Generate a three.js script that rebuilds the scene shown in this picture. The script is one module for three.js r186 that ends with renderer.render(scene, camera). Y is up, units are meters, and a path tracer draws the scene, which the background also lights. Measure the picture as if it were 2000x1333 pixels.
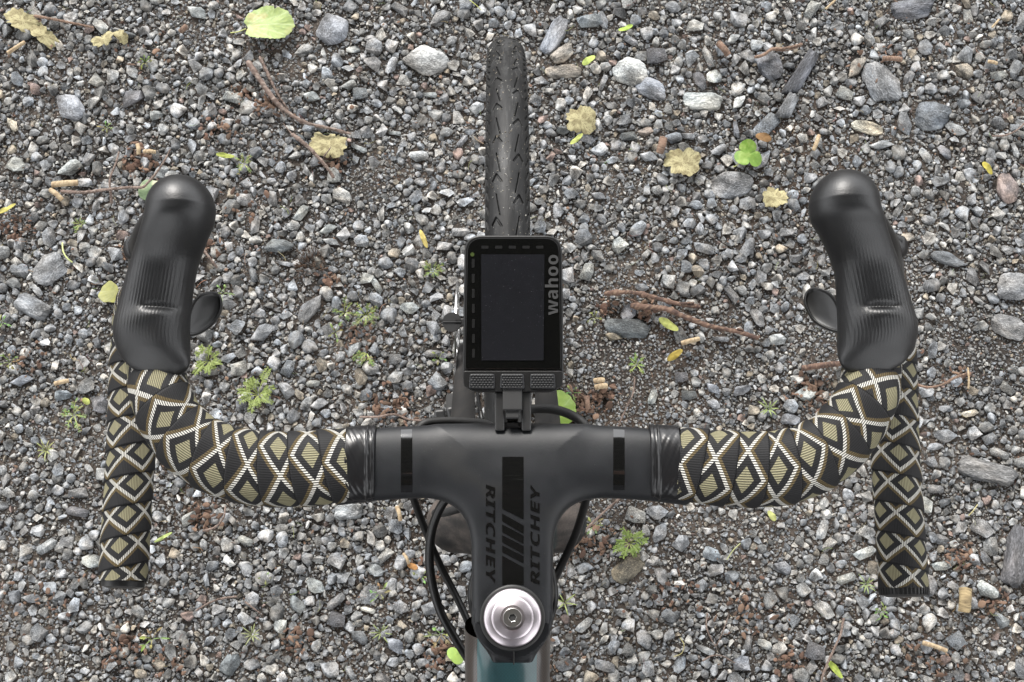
import * as THREE from 'three';
import { mergeGeometries, mergeVertices, toCreasedNormals } from 'three/addons/utils/BufferGeometryUtils.js';
import { ConvexGeometry } from 'three/addons/geometries/ConvexGeometry.js';
import { FontLoader } from 'three/addons/loaders/FontLoader.js';
import { RoundedBoxGeometry } from 'three/addons/geometries/RoundedBoxGeometry.js';

// ---------------------------------------------------------------- camera, sky, sun, exposure
const scene = new THREE.Scene();
const FOCAL = 2692, TILT = 12 * Math.PI / 180, EYE = new THREE.Vector3(0, 1.85, 0);
const camera = new THREE.PerspectiveCamera(2 * Math.atan(666.5 / FOCAL) * 180 / Math.PI, 1024 / 682, 0.02, 200);
camera.position.copy(EYE);
camera.up.set(0, 0, -1);
camera.lookAt(0, EYE.y - Math.cos(TILT), -Math.sin(TILT));
{
  const W = 128, H = 64, d = new Float32Array(W * H * 4);
  for (let j = 0; j < H; j++) for (let i = 0; i < W; i++) {
    const el = ((j + 0.5) / H - 0.5) * Math.PI, s = Math.sin(el), o = (j * W + i) * 4;
    const az = (i + 0.5) / W * 2 * Math.PI - Math.PI, dx = Math.cos(el) * Math.cos(az), dz = Math.cos(el) * Math.sin(az);
    const gl = Math.exp((dx * -0.2 + s * 0.55 + dz * -0.81 - 1) * 2.5);
    const v = s > 0 ? 0.68 + 0.22 * s + 0.3 * gl : 0.4 * Math.max(0.25, 1 + 4 * s);
    d[o] = v * 0.99; d[o + 1] = v; d[o + 2] = v * 1.02; d[o + 3] = 1;
  }
  const t = new THREE.DataTexture(d, W, H, THREE.RGBAFormat, THREE.FloatType);
  t.mapping = THREE.EquirectangularReflectionMapping; t.magFilter = THREE.LinearFilter; t.needsUpdate = true;
  scene.background = t; scene.environment = t;
}
const sun = new THREE.DirectionalLight(0xfffaf4, 1.5);
sun.position.set(-0.9, 2.3, -3.4); sun.target.position.set(0, 0, -0.3);
sun.castShadow = true; sun.shadow.radius = 30; sun.shadow.mapSize.set(2048, 2048);
Object.assign(sun.shadow.camera, { left: -2, right: 2, top: 2, bottom: -2, near: 0.5, far: 12 });
scene.add(sun, sun.target);
const renderer = new THREE.WebGLRenderer({ antialias: true });
renderer.toneMapping = THREE.LinearToneMapping;
renderer.toneMappingExposure = 3.15;
renderer.shadowMap.enabled = true;

// ---------------------------------------------------------------- helpers
const V = (x, y, z) => new THREE.Vector3(x, y, z), { PI, sin, cos, abs, sqrt, min, max, floor, pow, hypot, exp, atan2 } = Math;
const clamp = (x, a = 0, b = 1) => min(b, max(a, x)), lerp = (a, b, t) => a + (b - a) * t;
const sstep = (a, b, x) => { const t = clamp((x - a) / (b - a)); return t * t * (3 - 2 * t); };
const rng = (s) => () => { s = (s + 0x6d2b79f5) | 0; let t = Math.imul(s ^ (s >>> 15), 1 | s); t = (t + Math.imul(t ^ (t >>> 7), 61 | t)) ^ t; return ((t ^ (t >>> 14)) >>> 0) / 4294967296; };
// where the line of sight through photograph position (px, py) meets height h: used to read real places off the photograph
const FW = V(0, -cos(TILT), -sin(TILT)), UP = V(0, sin(TILT), -cos(TILT));
const rayDir = (px, py) => FW.clone().multiplyScalar(FOCAL).add(V(px - 1000, 0, 0)).addScaledVector(UP, 666.5 - py).normalize();
function P(px, py, h = 0) { const d = rayDir(px, py); return EYE.clone().addScaledVector(d, (h - EYE.y) / d.y); }
const ppm = (h, py = 666) => FOCAL / P(1000, py, h).sub(EYE).dot(FW);          // photograph pixels per metre at a height

const used = new Map();
function numbered(n) { const k = used.get(n) ?? 0; used.set(n, k + 1); return k ? n + '_' + String(k).padStart(3, '0') : n; }
function tag(o, label, category, group) { Object.assign(o.userData, { label, category }); if (group) o.userData.group = group; return o; }
function mesh(name, geo, mat, parent = scene) {
  const m = new THREE.Mesh(geo, mat); m.name = numbered(name); m.castShadow = m.receiveShadow = true; parent.add(m); return m;
}
function thing(name, label, category, pos = V(0, 0, 0), group) {
  const o = new THREE.Group(); o.name = numbered(name); o.position.copy(pos); scene.add(o); return tag(o, label, category, group);
}
// tileable value noise
function noiseTile(seed, n) {
  const r = rng(seed), a = new Float32Array(n * n).map(() => r());
  return (x, y) => {
    x *= n; y *= n; const ix = floor(x), iy = floor(y), fx = x - ix, fy = y - iy, sx = fx * fx * (3 - 2 * fx), sy = fy * fy * (3 - 2 * fy);
    const at = (i, j) => a[(((j % n) + n) % n) * n + (((i % n) + n) % n)];
    return lerp(lerp(at(ix, iy), at(ix + 1, iy), sx), lerp(at(ix, iy + 1), at(ix + 1, iy + 1), sx), sy);
  };
}
function fbmTile(seed, n0, oct) { const l = []; for (let i = 0; i < oct; i++) l.push(noiseTile(seed + i * 17, n0 << i)); return (x, y) => { let s = 0, a = 0.5; for (const f of l) { s += a * f(x, y); a *= 0.5; } return s / (1 - pow(0.5, oct)); }; }
function texture(w, h, fn, srgb = true) {
  const d = new Uint8Array(w * h * 4);
  for (let j = 0; j < h; j++) for (let i = 0; i < w; i++) { const c = fn((i + 0.5) / w, (j + 0.5) / h), o = (j * w + i) * 4; d[o] = clamp(c[0]) * 255; d[o + 1] = clamp(c[1]) * 255; d[o + 2] = clamp(c[2]) * 255; d[o + 3] = 255; }
  const t = new THREE.DataTexture(d, w, h); t.wrapS = t.wrapT = THREE.RepeatWrapping; t.magFilter = THREE.LinearFilter; t.minFilter = THREE.LinearFilter;
  if (srgb) t.colorSpace = THREE.SRGBColorSpace; t.needsUpdate = true; return t;
}
const std = (o) => new THREE.MeshStandardMaterial(o), phys = (o) => new THREE.MeshPhysicalMaterial(o), lin = (r, g = r, b = r) => new THREE.Color().setRGB(r, g, b);
const rgb8 = (r, g, b) => [r / 255, g / 255, b / 255];

// rings of points -> closed skin; ends closed with a fan
function loft(rings, caps = true) {
  const n = rings[0].length, p = [], ix = [];
  for (const r of rings) for (const q of r) p.push(q.x, q.y, q.z);
  for (let i = 0; i + 1 < rings.length; i++) for (let j = 0; j < n; j++) {
    const a = i * n + j, b = i * n + (j + 1) % n, c = a + n, d = b + n; ix.push(a, b, c, b, d, c);
  }
  if (caps) for (const [i, flip] of [[0, 1], [rings.length - 1, 0]]) {
    const c = rings[i].reduce((s, q) => s.add(q), V(0, 0, 0)).divideScalar(n), k = p.length / 3; p.push(c.x, c.y, c.z);
    for (let j = 0; j < n; j++) { const a = i * n + j, b = i * n + (j + 1) % n; flip ? ix.push(k, b, a) : ix.push(k, a, b); }
  }
  const g = new THREE.BufferGeometry(); g.setAttribute('position', new THREE.Float32BufferAttribute(p, 3)); g.setIndex(ix); g.computeVertexNormals(); return g;
}
// a tube along points with its own radius at each (smooth), closed ends
function tube(pts, r, seg = 60, round = 10, flat = 1) {
  const c = new THREE.CatmullRomCurve3(pts, false, 'centripetal'), fr = c.computeFrenetFrames(seg, false), rings = [];
  const rad = typeof r === 'function' ? r : () => r;
  for (let i = 0; i <= seg; i++) {
    const q = c.getPointAt(i / seg), R = rad(i / seg), ring = [];
    for (let j = 0; j < round; j++) { const a = j / round * 2 * PI; ring.push(q.clone().addScaledVector(fr.normals[i], cos(a) * R).addScaledVector(fr.binormals[i], sin(a) * R * flat)); }
    rings.push(ring);
  }
  return loft(rings);
}
function cyl(a, b, r0, r1 = r0, seg = 20) {
  const g = new THREE.CylinderGeometry(r1, r0, a.distanceTo(b), seg), d = b.clone().sub(a).normalize();
  g.applyQuaternion(new THREE.Quaternion().setFromUnitVectors(V(0, 1, 0), d)); const m = a.clone().add(b).multiplyScalar(0.5); return g.translate(m.x, m.y, m.z);
}
function bbox(w, h, d, r, x, y, z, ry = 0, rx = 0) { const g = new RoundedBoxGeometry(w, h, d, 2, r); g.rotateX(rx); g.rotateY(ry); return g.translate(x, y, z); }
const merge = (l) => mergeGeometries(l.map((g) => { g = g.index ? g.toNonIndexed() : g; for (const k of Object.keys(g.attributes)) if (k !== 'position' && k !== 'normal') g.deleteAttribute(k); return g; }));

// skin of f = 0 (inside negative) on a grid
function nets(f, [x0, x1], [y0, y1], [z0, z1], nx, ny, nz) {
  const X = (i) => lerp(x0, x1, i / (nx - 1)), Y = (j) => lerp(y0, y1, j / (ny - 1)), Z = (k) => lerp(z0, z1, k / (nz - 1));
  const v = new Float32Array(nx * ny * nz), id = (i, j, k) => (k * ny + j) * nx + i;
  for (let k = 0; k < nz; k++) for (let j = 0; j < ny; j++) for (let i = 0; i < nx; i++) v[id(i, j, k)] = f(X(i), Y(j), Z(k));
  const vm = new Int32Array(nx * ny * nz).fill(-1), p = [], ix = [];
  const C = [[0, 0, 0], [1, 0, 0], [0, 1, 0], [1, 1, 0], [0, 0, 1], [1, 0, 1], [0, 1, 1], [1, 1, 1]], E = [[0, 1], [2, 3], [4, 5], [6, 7], [0, 2], [1, 3], [4, 6], [5, 7], [0, 4], [1, 5], [2, 6], [3, 7]];
  for (let k = 0; k < nz - 1; k++) for (let j = 0; j < ny - 1; j++) for (let i = 0; i < nx - 1; i++) {
    let s = [0, 0, 0], c = 0;
    for (const [a, b] of E) {
      const A = C[a], B = C[b], va = v[id(i + A[0], j + A[1], k + A[2])], vb = v[id(i + B[0], j + B[1], k + B[2])];
      if ((va < 0) !== (vb < 0)) { const t = va / (va - vb); for (let q = 0; q < 3; q++) s[q] += A[q] + (B[q] - A[q]) * t; c++; }
    }
    if (c) { vm[id(i, j, k)] = p.length / 3; p.push(X(i + s[0] / c), Y(j + s[1] / c), Z(k + s[2] / c)); }
  }
  const quad = (a, b, c, d, flip) => { if (a < 0 || b < 0 || c < 0 || d < 0) return; flip ? ix.push(a, c, b, a, d, c) : ix.push(a, b, c, a, c, d); };
  for (let k = 1; k < nz - 1; k++) for (let j = 1; j < ny - 1; j++) for (let i = 1; i < nx - 1; i++) {
    const a = v[id(i, j, k)] < 0;
    if (a !== v[id(i + 1, j, k)] < 0) quad(vm[id(i, j - 1, k - 1)], vm[id(i, j, k - 1)], vm[id(i, j, k)], vm[id(i, j - 1, k)], !a);
    if (a !== v[id(i, j + 1, k)] < 0) quad(vm[id(i - 1, j, k - 1)], vm[id(i - 1, j, k)], vm[id(i, j, k)], vm[id(i, j, k - 1)], !a);
    if (a !== v[id(i, j, k + 1)] < 0) quad(vm[id(i - 1, j - 1, k)], vm[id(i, j - 1, k)], vm[id(i, j, k)], vm[id(i - 1, j, k)], !a);
  }
  const n = new Float32Array(p.length), e = 3e-4;
  for (let i = 0; i < p.length; i += 3) {
    const [x, y, z] = [p[i], p[i + 1], p[i + 2]], g = V(f(x + e, y, z) - f(x - e, y, z), f(x, y + e, z) - f(x, y - e, z), f(x, y, z + e) - f(x, y, z - e)).normalize();
    n[i] = g.x; n[i + 1] = g.y; n[i + 2] = g.z;
  }
  const g = new THREE.BufferGeometry(); g.setAttribute('position', new THREE.Float32BufferAttribute(p, 3)); g.setAttribute('normal', new THREE.BufferAttribute(n, 3)); g.setIndex(ix); return g;
}
const smin = (a, b, k) => { const h = max(k - abs(a - b), 0) / k; return min(a, b) - h * h * k * 0.25; }, smax = (a, b, k) => -smin(-a, -b, k);
const capsule = (A, B, ra, rb) => { const d = B.clone().sub(A), L = d.lengthSq(); return (x, y, z) => { const t = clamp(((x - A.x) * d.x + (y - A.y) * d.y + (z - A.z) * d.z) / L); return hypot(x - A.x - d.x * t, y - A.y - d.y * t, z - A.z - d.z * t) - lerp(ra, rb, t); }; };

// ---------------------------------------------------------------- ground
const bigN = fbmTile(5, 4, 3), midN = fbmTile(9, 8, 3);
const bump = (x, z) => (bigN(x / 2.4 + 0.3, z / 2.4 + 0.1) - 0.5) * 0.012 + (midN(x / 1.1, z / 1.1) - 0.5) * 0.004;
const dirtN = fbmTile(31, 16, 6), dirtM = fbmTile(77, 6, 4), dirtR = rng(4), grain = noiseTile(55, 700), grain2 = noiseTile(56, 350);
const dirtTex = texture(2048, 2048, (u, v) => {
  const a = dirtN(u, v), m = dirtM(u, v), g = grain(u, v), h = grain2(u, v), red = sstep(0.55, 0.7, m);
  let k = 0.2 + (a - 0.5) * 0.26 + (g - 0.5) * 0.09;
  let c = [k * 1.1, k * 0.965 - red * 0.014, k * 0.85 - red * 0.024];
  const sp = g * 0.6 + h * 0.4;
  if (sp > 0.76) { const w = (sp - 0.76) * 3.2; c = c.map((x) => x + w); }
  return c;
});
const dirtBump = texture(2048, 2048, (u, v) => { const k = dirtN(u, v) * 0.7 + grain(u, v) * 0.3; return [k, k, k]; }, false);
const groundMat = std({ map: dirtTex, bumpMap: dirtBump, bumpScale: 0.004, roughness: 0.86, color: lin(1, 1, 1) });
let ground;
{
  const xs = [], zs = [];
  for (const s of [-30, -12, -6, -3.5, -2.4]) xs.push(s); for (let x = -2; x <= 2.001; x += 0.02) xs.push(x); for (const s of [2.4, 3.5, 6, 12, 30]) xs.push(s);
  for (const s of [-30, -12, -6, -3.5, -2.6]) zs.push(s); for (let z = -2.2; z <= 1.4001; z += 0.02) zs.push(z); for (const s of [1.8, 3, 6, 12, 30]) zs.push(s);
  const p = [], uv = [], ix = [];
  for (const z of zs) for (const x of xs) { p.push(x, bump(x, z), z); uv.push(x / 1.3, -z / 1.3); }
  for (let j = 0; j + 1 < zs.length; j++) for (let i = 0; i + 1 < xs.length; i++) { const a = j * xs.length + i, b = a + 1, c = a + xs.length, d = c + 1; ix.push(a, c, b, b, c, d); }
  const g = new THREE.BufferGeometry(); g.setAttribute('position', new THREE.Float32BufferAttribute(p, 3)); g.setAttribute('uv', new THREE.Float32BufferAttribute(uv, 2)); g.setIndex(ix); g.computeVertexNormals();
  ground = mesh('ground', g, groundMat); ground.userData.kind = 'structure';
  tag(ground, 'damp brown earth strewn with crushed grey gravel under the bicycle', 'ground');
}
// stones: a rounded polyhedron cut by random planes
const stoneN = fbmTile(201, 8, 4), stoneF = noiseTile(207, 96), stoneV = fbmTile(209, 5, 3), stoneG = noiseTile(211, 220);
const stonePix = (u, v) => { const a = stoneN(u, v), f = stoneF(u, v), vein = abs(stoneV(u, v) - 0.5), g = stoneG(u, v); return 0.72 + (a - 0.5) * 1.0 + (f - 0.5) * 0.26 + (g - 0.5) * 0.26 + (vein < 0.012 ? 0.22 * (1 - vein / 0.012) : 0) + (f > 0.88 ? 0.12 : 0); };
const stoneTex = texture(1024, 1024, (u, v) => { const k = stonePix(u, v), w = stoneV(v, u) - 0.5; return [k * (1 + 0.09 * w), k, k * (1 - 0.11 * w)]; });
const stoneBump = texture(1024, 1024, (u, v) => { const k = stoneN(u * 2, v * 2) * 0.6 + stoneF(u, v) * 0.4; return [k, k, k]; }, false);
const stoneMat = std({ map: stoneTex, bumpMap: stoneBump, bumpScale: 0.0012, roughness: 0.72, color: lin(1) });
function stoneGeo(seed, detail, flat, sharp, slab = false, rough = 1) {
  const r = rng(seed), planes = [], g0 = new THREE.IcosahedronGeometry(1, detail); g0.deleteAttribute('uv'); g0.deleteAttribute('normal');
  const g = mergeVertices(g0, 1e-4), p = g.attributes.position, uv = new Float32Array(p.count * 2), n = 7 + floor(r() * 6);
  for (let i = 0; i < n; i++) { const z = r() * 2 - 1, a = r() * 2 * PI, s = sqrt(1 - z * z); planes.push([s * cos(a), z, s * sin(a), 0.62 + 0.42 * r()]); }
  for (const s of [1, -1]) planes.push([0.25 * (r() - 0.5), s, 0.25 * (r() - 0.5), 0.7 + 0.2 * r()]);
  if (slab) { planes.length = 6; planes.forEach((q) => { q[3] = 0.8 + 0.25 * r(); }); planes.push([0.7, 0.1, 0.72, 0.85 + 0.2 * r()], [-0.75, 0.1, 0.66, 0.85 + 0.25 * r()], [0.7, 0, -0.7, 0.85 + 0.25 * r()]); for (const s of [1, -1]) planes.push([s, 0.1 * r(), 0.5 * (r() - 0.5), 0.72], [0.3 * (r() - 0.5), 0.1, s, 0.72 + 0.2 * r()], [0, s, 0, 0.7]); }
  const sx = 1, sz = slab ? 1 : 0.66 + 0.34 * r(), ph = [r() * 9, r() * 9, r() * 9], ou = r(), ov = r();
  for (let i = 0; i < p.count; i++) {
    const x = p.getX(i), y = p.getY(i), z = p.getZ(i); let s = 0.02;
    for (const [a, b, c, d] of planes) { const t = (a * x + b * y + c * z) / d; if (t > 0) s += pow(t, sharp); }
    let R = min(1.25, pow(s, -1 / sharp));
    R *= 1 + rough * 0.035 * sin(x * 5 + ph[0]) * sin(y * 6 + ph[1]) * sin(z * 5 + ph[2]) + rough * 0.018 * sin(x * 13 + ph[1]) * sin(z * 14 + ph[0]) * cos(y * 12 + ph[2]) + (detail > 5 ? rough * 0.075 * (stoneN(x * 0.21 + ph[0], z * 0.21 + y * 0.13 + ph[1]) - 0.5) : 0);
    p.setXYZ(i, x * R * sx, y * R * flat, z * R * sz);
    uv[i * 2] = ou + (x * R + y * R * 0.35) * 0.16; uv[i * 2 + 1] = ov + (z * R - y * R * 0.3) * 0.16;
  }
  g.setAttribute('uv', new THREE.BufferAttribute(uv, 2)); g.computeVertexNormals();
  // scale so that the half-length seen from above is 1
  g.computeBoundingBox(); const m = max(g.boundingBox.max.x, -g.boundingBox.min.x); g.scale(1 / m, 1 / m, 1 / m); return g;
}
function chipGeo(seed, more = 0) { // an angular broken chip: flat faces meeting in hard edges
  const r = rng(seed), pts = [], n = 9 + more + floor(r() * 8), fl = 0.55 + 0.3 * r(), sz = 0.62 + 0.38 * r();
  for (let i = 0; i < n; i++) { const z = r() * 2 - 1, a = r() * 2 * PI, s = sqrt(1 - z * z), k = 0.82 + 0.3 * r(); pts.push(V(s * cos(a) * k, clamp(z * k, -0.9, 0.62 + 0.2 * r()) * fl, s * sin(a) * k * sz)); }
  const g = new ConvexGeometry(pts), p = g.attributes.position, uv = new Float32Array(p.count * 2), ou = r(), ov = r();
  for (let i = 0; i < p.count; i++) { uv[i * 2] = ou + (p.getX(i) + 0.35 * p.getY(i)) * 0.16; uv[i * 2 + 1] = ov + (p.getZ(i) - 0.3 * p.getY(i)) * 0.16; }
  g.setAttribute('uv', new THREE.BufferAttribute(uv, 2)); g.computeBoundingBox(); const m = max(g.boundingBox.max.x, -g.boundingBox.min.x); g.scale(1 / m, 1 / m, 1 / m); return g;
}
const bigGeos = [], midGeos = [], smallGeos = [];
for (let i = 0; i < 18; i++) bigGeos.push(stoneGeo(100 + i, 7, 0.75, 34 + (i % 4) * 10, i > 11, i > 5 ? 2.4 : 1.9));
bigGeos.forEach((g, i) => { if (i % 4) { bigGeos[i] = toCreasedNormals(g, 0.22); } });
for (let i = 0; i < 22; i++) midGeos.push(i < 16 ? chipGeo(700 + i) : stoneGeo(300 + i, 4, 0.72, 26 + (i % 4) * 5));
for (let i = 0; i < 8; i++) smallGeos.push(i < 5 ? chipGeo(800 + i) : stoneGeo(500 + i, 2, 0.75, 9));
const chipBig = []; for (let i = 0; i < 16; i++) chipBig.push(chipGeo(1200 + i, 6));
const SR = rng(4242);
function stoneColour(size) {                          // size: half-length in metres; real base colours of crushed basalt with a few pale and brown bits
  const q = SR(), v = 0.17 + 0.26 * pow(SR(), 1.1);
  const pale = size < 0.004 ? 0.2 : size < 0.008 ? 0.06 : 0.02;
  if (q < pale) { const k = 0.38 + 0.22 * SR(); return [k, k * 0.96, k * 0.88]; }
  if (q < pale + (size > 0.009 ? 0.012 : 0.04)) { const k = 0.2 + 0.16 * SR(); return [k * 1.12, k * 0.97, k * 0.76]; }
  if (q < pale + (size > 0.009 ? 0.018 : 0.055)) { const k = 0.16 + 0.14 * SR(); return [k * 1.22, k * 0.9, k * 0.78]; }
  const w = SR(); return w < 0.4 ? [v * 1.02, v, v * 0.95] : w < 0.75 ? [v, v, v] : [v * 0.96, v, v * 1.04];
}
const placed = [], cell = 0.05, cells = new Map();
const keyOf = (i, j) => i * 4096 + j;
function free(x, z, r, tol) {
  const i = floor(x / cell) + 1000, j = floor(z / cell) + 1000;
  for (let a = -1; a <= 1; a++) for (let b = -1; b <= 1; b++) for (const s of cells.get(keyOf(i + a, j + b)) ?? []) if (hypot(s[0] - x, s[1] - z) < (s[2] + r) * tol) return false;
  return true;
}
function take(x, z, r) { const k = keyOf(floor(x / cell) + 1000, floor(z / cell) + 1000); if (!cells.has(k)) cells.set(k, []); cells.get(k).push([x, z, r]); }
let stonesLeft = 300;
const stoneMats = new Map();
function tinted(c) { const k = c.map((x) => x.toFixed(2)).join(); if (!stoneMats.has(k)) { const m = stoneMat.clone(); m.color.setRGB(...c.map((x) => +x.toFixed(2) / 0.72)); stoneMats.set(k, m); } return stoneMats.get(k); }
function bigStone(x, z, len, wid, ang, c, lift = 0.2, flat = 1, vi = wid / len < 0.5 ? 12 + floor(SR() * 6) : floor(SR() * 12)) {
  const m = mesh('stone', len < 0.0205 ? chipBig[floor(SR() * 16)] : bigGeos[vi], tinted(c), ground); stonesLeft--;
  m.scale.set(len, (len + wid) * 0.5 * flat, wid); m.rotation.set((SR() - 0.5) * 0.25, ang, (SR() - 0.5) * 0.25);
  m.position.set(x, bump(x, z) + wid * lift, z);
}
const GREY = [0.22, 0.22, 0.22], PALE = [0.33, 0.335, 0.32], BLUE = [0.22, 0.235, 0.25], DARK = [0.14, 0.145, 0.15], TAN = [0.33, 0.29, 0.24], BROWN = [0.21, 0.18, 0.13], CREAM = [0.55, 0.5, 0.4], WHITE = [0.62, 0.61, 0.56], RED = [0.24, 0.19, 0.165];
// stones read off the photograph: x, y, length, width, turn of the long side (degrees from level), colour
for (const [px, py, l, w, a, c] of [
  [828, 116, 92, 74, 0, PALE], [645, 52, 66, 80, 70, BLUE], [1725, 162, 98, 72, 60, GREY], [1820, 222, 70, 76, 20, DARK], [1232, 135, 74, 68, 20, PALE], [1272, 168, 66, 50, 30, BLUE],
  [1280, 106, 46, 40, 0, DARK], [1097, 101, 56, 36, -32, TAN], [1100, 134, 68, 38, 5, TAN], [1083, 64, 86, 30, -62, BLUE], [1150, 36, 52, 46, 0, BLUE], [1178, 34, 40, 26, 70, GREY], [1430, 357, 84, 60, -8, GREY],
  [1780, 14, 90, 52, 0, DARK], [1566, 140, 110, 28, -58, DARK], [1506, 126, 60, 50, 60, DARK], [1697, 247, 64, 34, 12, CREAM], [1374, 194, 78, 32, 5, PALE], [1502, 240, 70, 46, -30, BLUE], [1540, 205, 60, 26, -60, GREY],
  [96, 522, 76, 66, -50, GREY], [62, 596, 78, 36, 25, GREY], [131, 206, 70, 58, 40, BLUE], [256, 192, 48, 42, -20, DARK], [605, 602, 66, 46, -55, GREY], [512, 648, 54, 44, -40, GREY], [544, 480, 60, 42, 5, DARK],
  [1224, 638, 84, 54, 15, DARK], [1855, 505, 72, 38, 15, DARK], [1990, 560, 90, 84, 0, GREY], [1978, 640, 80, 60, 30, GREY], [1930, 922, 120, 40, 15, GREY], [1990, 1085, 130, 44, -75, DARK], [1228, 1110, 70, 58, -20, BROWN],
  [150, 1000, 46, 36, 10, DARK], [152, 965, 38, 30, 0, GREY], [178, 1098, 44, 32, 10, PALE], [445, 1298, 54, 44, -50, DARK], [680, 998, 58, 28, -5, PALE], [368, 1010, 44, 32, -45, PALE], [478, 1056, 34, 30, 20, PALE],
  [772, 1262, 44, 38, 30, BLUE], [838, 1188, 40, 32, -10, GREY], [718, 1192, 32, 20, 15, WHITE], [1592, 1272, 44, 40, 20, DARK], [1612, 1194, 44, 32, 40, PALE], [1607, 1036, 42, 34, -70, PALE], [1140, 1222, 40, 30, -40, PALE],
  [1258, 1250, 40, 34, 60, GREY], [20, 241, 32, 22, 50, CREAM], [1897, 806, 34, 22, -10, CREAM], [1775, 462, 28, 22, 0, TAN], [1970, 366, 60, 40, 80, RED], [384, 22, 42, 36, 20, PALE], [25, 322, 42, 36, 20, PALE], [132, 326, 48, 36, -30, PALE],
  [592, 96, 38, 28, -30, PALE], [688, 94, 28, 18, 0, PALE], [858, 32, 46, 32, -40, GREY], [780, 14, 36, 28, 40, GREY], [840, 180, 30, 26, 0, PALE], [607, 185, 34, 32, 0, PALE], [455, 190, 40, 36, 20, PALE], [930, 205, 34, 30, -30, PALE],
  [700, 178, 34, 30, 0, BLUE], [700, 285, 36, 28, 20, PALE], [815, 300, 40, 30, 0, PALE], [770, 255, 26, 22, 0, PALE], [580, 268, 26, 22, 0, BLUE], [585, 415, 38, 32, -50, PALE], [640, 445, 36, 26, -30, PALE], [645, 470, 34, 22, 10, PALE],
  [1215, 478, 36, 30, -30, PALE], [1146, 532, 42, 28, -70, PALE], [1170, 380, 30, 24, 10, GREY], [1375, 482, 44, 34, 20, GREY], [1310, 545, 34, 28, -70, PALE], [1430, 575, 40, 26, 60, GREY], [1255, 560, 28, 24, 0, GREY], [1480, 620, 42, 28, 60, GREY],
  [1520, 660, 38, 30, 0, PALE], [1410, 660, 36, 26, 0, GREY], [1575, 770, 40, 36, -30, PALE], [1395, 758, 32, 28, 30, BLUE], [1275, 775, 32, 28, -70, PALE], [1345, 770, 36, 22, 0, DARK], [1450, 760, 40, 28, -20, BLUE], [1545, 820, 42, 28, 5, BLUE],
  [1230, 610, 40, 34, -60, DARK], [1330, 735, 30, 26, 0, DARK], [1200, 655, 34, 30, 0, BROWN], [560, 720, 40, 28, -60, BLUE], [610, 748, 30, 26, 0, PALE], [800, 600, 38, 32, 0, PALE], [735, 555, 36, 22, 60, PALE], [715, 545, 32, 30, 0, PALE],
  [845, 690, 34, 30, 0, GREY], [770, 700, 30, 26, 0, GREY], [118, 770, 40, 26, 0, BLUE], [40, 742, 44, 30, -20, BLUE], [190, 790, 40, 34, 60, DARK], [1330, 1060, 40, 36, -40, GREY], [1390, 1080, 42, 34, 30, BLUE], [1290, 1040, 44, 34, -60, GREY],
  [1240, 1005, 46, 34, 20, PALE], [1285, 1000, 42, 38, 0, GREY], [1690, 1080, 46, 34, -20, PALE], [1400, 1115, 36, 30, -20, GREY], [1290, 1125, 40, 28, 70, GREY], [1530, 1110, 38, 32, 20, BLUE], [1655, 1130, 40, 34, -20, PALE], [1850, 850, 44, 36, 0, GREY],
  [1955, 885, 40, 34, 20, PALE], [1830, 955, 34, 34, 0, GREY], [1810, 990, 30, 42, 0, PALE], [1920, 1035, 48, 40, 30, GREY], [1840, 1105, 38, 30, 0, PALE], [1930, 1150, 46, 38, 30, PALE], [1960, 1215, 44, 30, 40, BLUE], [1870, 1250, 36, 42, 60, BLUE],
  [60, 1170, 40, 28, 0, GREY], [90, 1150, 34, 30, 0, BLUE], [575, 1180, 40, 30, 40, DARK], [615, 1145, 40, 36, 30, PALE], [655, 1175, 44, 34, -40, GREY], [655, 1210, 40, 34, 20, DARK], [550, 1220, 34, 28, -70, PALE], [575, 1250, 36, 32, 20, DARK],
  [700, 1245, 38, 30, 30, DARK], [660, 1100, 40, 34, 40, GREY], [730, 1115, 36, 30, 30, BLUE], [490, 1300, 34, 26, 0, GREY], [640, 1310, 40, 36, 0, GREY], [1180, 1300, 44, 36, 20, GREY], [1330, 1300, 36, 26, -60, BLUE], [1380, 1270, 40, 30, 20, PALE],
  [1455, 1300, 40, 30, 10, BLUE], [1810, 90, 32, 40, 60, GREY], [1770, 240, 50, 36, 70, GREY], [1870, 250, 44, 30, 20, PALE], [1885, 135, 38, 36, 20, TAN], [1950, 145, 36, 24, -10, PALE], [1675, 128, 52, 36, -60, TAN], [1650, 180, 38, 30, 30, PALE],
  [1725, 280, 50, 26, -10, PALE], [1810, 300, 36, 28, 60, PALE], [1590, 15, 40, 34, -50, PALE], [1440, 35, 40, 34, 20, GREY], [1385, 110, 46, 32, 70, PALE], [1360, 50, 34, 32, 0, PALE], [1370, 155, 40, 32, 60, DARK], [1395, 150, 30, 38, 0, PALE],
  [1445, 195, 34, 28, -60, WHITE], [1100, 250, 30, 26, 0, DARK], [1230, 265, 32, 30, 0, DARK], [1315, 265, 34, 30, 0, DARK], [1345, 262, 32, 34, 0, GREY], [1260, 255, 32, 20, -20, RED], [1490, 310, 50, 28, -50, GREY],
]) {
  const q = P(px, py, 0.008), s = 0.5 / ppm(0.008, py), big = l > 60;
  bigStone(q.x, q.z, l * s * 1.06, w * s * 1.06, -a * PI / 180, (() => { const k = 0.9 + 0.25 * SR(); return c.map((x) => x * k * 1.05); })(), big ? 0.1 : 0.28, big ? 0.55 : 0.85);
  const n = max(1, Math.round(l / w * 1.2)), ca = cos(a * PI / 180), sa = sin(a * PI / 180);
  for (let i = 0; i < n; i++) { const o = n > 1 ? (i / (n - 1) - 0.5) * (l - w) * s * 2 : 0; take(q.x + o * ca, q.z + o * sa, w * s); }
}
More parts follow.
